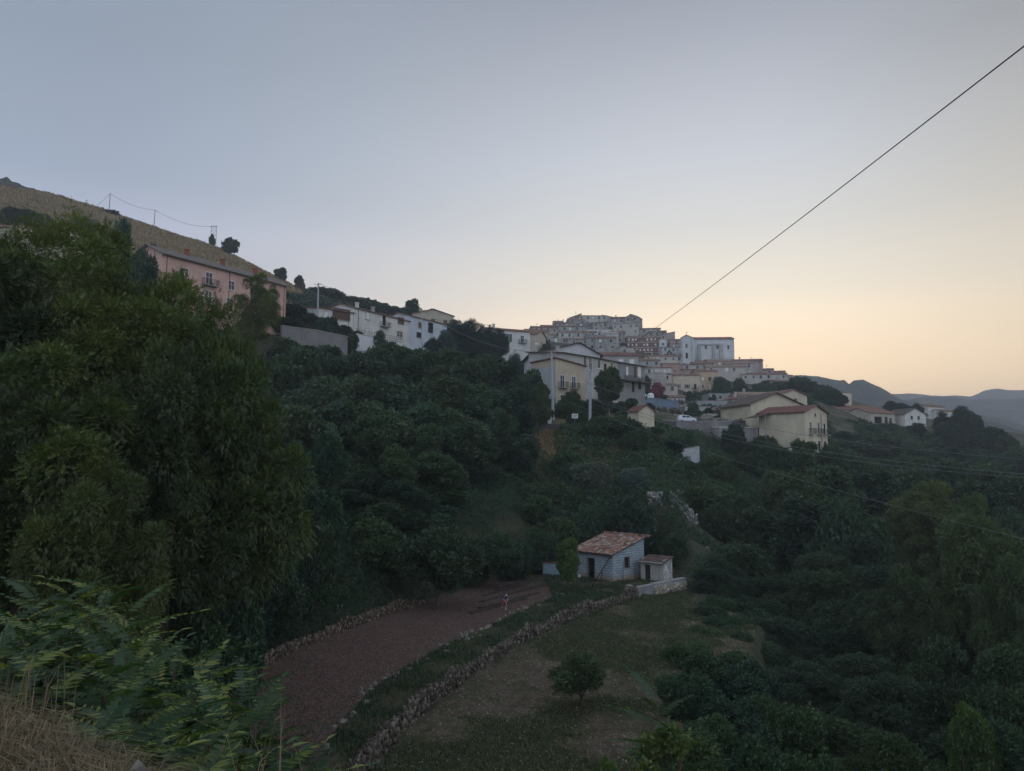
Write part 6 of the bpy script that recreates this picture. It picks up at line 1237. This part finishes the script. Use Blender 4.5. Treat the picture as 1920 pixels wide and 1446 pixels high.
for k in range(4): sapling('ail%d' % k, 2.6, 17, .82, 300+k)
def sap(px, pyt, Y, label, k, s=1.0):
    top = P(px, pyt, Y); zb = h1(top.x, Y); hh = max(1.2, top.z-zb-.25); pr = PROTO['ail%d' % k]; o = pr[0] if not pr[3] else copy_tree(pr[0], (0,0,0)); pr[3] = True
    o.location = (top.x, Y, top.z-.25-2.6*max(.8, min(1.5, hh/2.6))); o.rotation_euler = (0, 0, random.uniform(0, 6.28)); z_ = max(.8, min(1.5, hh/2.6)); o.scale = (s, s, z_)
    for key in ('label', 'category', 'group'):
        if key in o: del o[key]
    grp = 'ailanthus shoots of the '+('upper' if 'upper' in label else 'lower')+' foreground clump' if 'lone' not in label else None
    if grp: PXOF.setdefault(grp, []).append((o, px, pyt))
    meta(o, label, 'sapling', grp)
rs = random.Random(3)
for i, (px, py, Y) in enumerate([(15,1120,9),(75,1095,9.6),(135,1080,9.8),(195,1085,9.8),(235,1115,9.2),(40,1150,8.4),(110,1140,8.6),(180,1150,8.4),(60,1180,8.2),(0,1170,7.6),(150,1195,8.0),(215,1180,8.2),(100,1105,9.4),(165,1110,9.3),(45,1125,9),(255,1150,8.8),(90,1215,7.4),(200,1225,7.4),(20,1205,7)]):
    sap(px, py, Y, 'ailanthus sapling of the upper left clump, above the dry grass', i % 4)
for i, (px, py, Y) in enumerate([(265,1225,7.6),(330,1212,8.2),(395,1215,8.4),(440,1250,8.0),(215,1275,6.8),(290,1275,6.8),(355,1265,7.4),(420,1300,7.0),(480,1310,7.4),(180,1330,6.0),(250,1335,6.0),(320,1345,6.2),(385,1360,6.3),(450,1375,6.4),(150,1395,5.2),(230,1400,5.2),(300,1410,5.4),(370,1425,5.5),(520,1400,6.6),(440,1440,5.6),(570,1430,7.2),(240,1240,7.4),(300,1235,7.6),(365,1235,7.8),(470,1275,7.8),(330,1300,6.8),(260,1305,6.4),(395,1330,6.9),(200,1370,5.6),(270,1370,5.6),(345,1395,5.8),(420,1410,6),(490,1330,7.4),(130,1430,4.9),(210,1440,4.9),(500,1440,6.4),(150,1350,5.9),(160,1375,4.6),(215,1400,4.4),(120,1405,4.5),(270,1425,4.3),(185,1440,4.1),(330,1440,4.6),(120,1330,5.4),(390,1440,5.0),(560,1400,6.8),(600,1440,7.4)]):
    sap(px, py, Y, 'ailanthus sapling of the lower clump, right of the dry grass', i % 4, 1.0)
sap(1232, 1292, 17, 'lone ailanthus crown topping the vine mound at bottom centre', 1, 1.5)
T_VINE = [tmpl_leafy(4, .75, .62, 90+i, .5) for i in range(3)]
make_tree('vine1', 'vine_covered_shrub', 8, 3.2, 50, (.12,.24), 13000, .15, T_VINE, M_VINE, 111, -.1, r0=.08, tname='stems', cname='foliage', inner=.65)
tree(1235,1338,17,190,'vine1','vine-covered mound with large pale green leaves at bottom centre','shrub'); tree(1330,1375,17.5,190,'vine1','lower right shoulder of the vine tangle, leaves turning yellowish','shrub'); tree(1150,1400,16,130,'vine1','low vine clump at the bottom edge left of the mound','shrub')
# stake and stone at the bottom edge
b = P(262, 1432, 3.4); o = empty('wooden_stake', (b.x, b.y, b.z-.9), 0, 'weathered whitish stake top poking up at the bottom edge', 'stake'); mb = MB(); mb.hull8([(-.035,-.03,0),(.035,-.03,0),(.035,.03,0),(-.035,.03,0),(-.03,-.025,.88),(.028,-.02,.9),(.03,.028,.86),(-.02,.025,.91)]); mb.build('shaft', plain('bleached_wood', (.17,.15,.125), .9, var=.3, scale=12), o); mb = MB(); mb.box(-.04,.04,-.034,-.031,.78,.82); mb.build('notch', plain('dark_wood', (.06,.05,.04), .9), o)
# ------------------------------------------------------------------ labels that single out one of many
ORD = ['first','second','third','fourth','fifth','sixth','seventh','eighth','ninth','tenth','eleventh','twelfth','thirteenth','fourteenth','fifteenth']
def relabel(group, rows, rown, kind, where):
    L = sorted(PXOF.get(group, []), key=lambda q: q[2]); n = len(L); k = -(-n//rows)
    for j in range(rows):
        for i, q in enumerate(sorted(L[j*k:(j+1)*k], key=lambda q: q[1])): q[0]['label'] = '%s from the left, %s row of %s %s' % (ORD[i], rown[j], kind, where)
relabel('trees of the wooded ravine at right', 4, ['back','second','third','front'], 'trees', 'in the right ravine')
relabel('robinia trees in the belt below the street wall', 2, ['upper','lower'], 'robinias', 'below the street wall')
relabel('shrubs of the thicket right of the lower meadow', 2, ['farther','nearer'], 'shrubs', 'right of the lower meadow')
relabel('mounds of scrub on the slope above the garden', 2, ['upper','lower'], 'scrub mounds', 'above the garden')
relabel('shrubs below the white row house', 1, ['single'], 'dark shrubs', 'below the white row house')
relabel('trees along the wooded crest', 1, ['skyline'], 'dark trees', 'on the wooded crest')
relabel('ailanthus shoots of the upper foreground clump', 2, ['back','front'], 'ailanthus shoots', 'in the upper left clump')
relabel('ailanthus shoots of the lower foreground clump', 4, ['back','second','third','front'], 'ailanthus shoots', 'in the lower clump')
relabel('shrubs on the rocky terraces above the car', 1, ['single'], 'small shrubs', 'on the terraces above the car')
relabel('trees between the old village houses', 1, ['single'], 'small dark trees', 'between the old village houses')
# ------------------------------------------------------------------ air
hz_ = MB(); hz_.box(-2600, 2600, -60, 2700, -191.2, 188)
m = bpy.data.materials.new('air'); m.use_nodes = True; t = m.node_tree; t.nodes.clear(); out = N(t, 'ShaderNodeOutputMaterial'); pv = N(t, 'ShaderNodeVolumePrincipled'); pv.inputs['Color'].default_value = (.86,.92,1,1); pv.inputs['Density'].default_value = 3.7e-4; pv.inputs['Anisotropy'].default_value = .3
t.links.new(pv.outputs[0], out.inputs['Volume'])
meta(hz_.build('haze', m), 'thin bluish evening haze filling the valley', 'haze', kind='stuff')
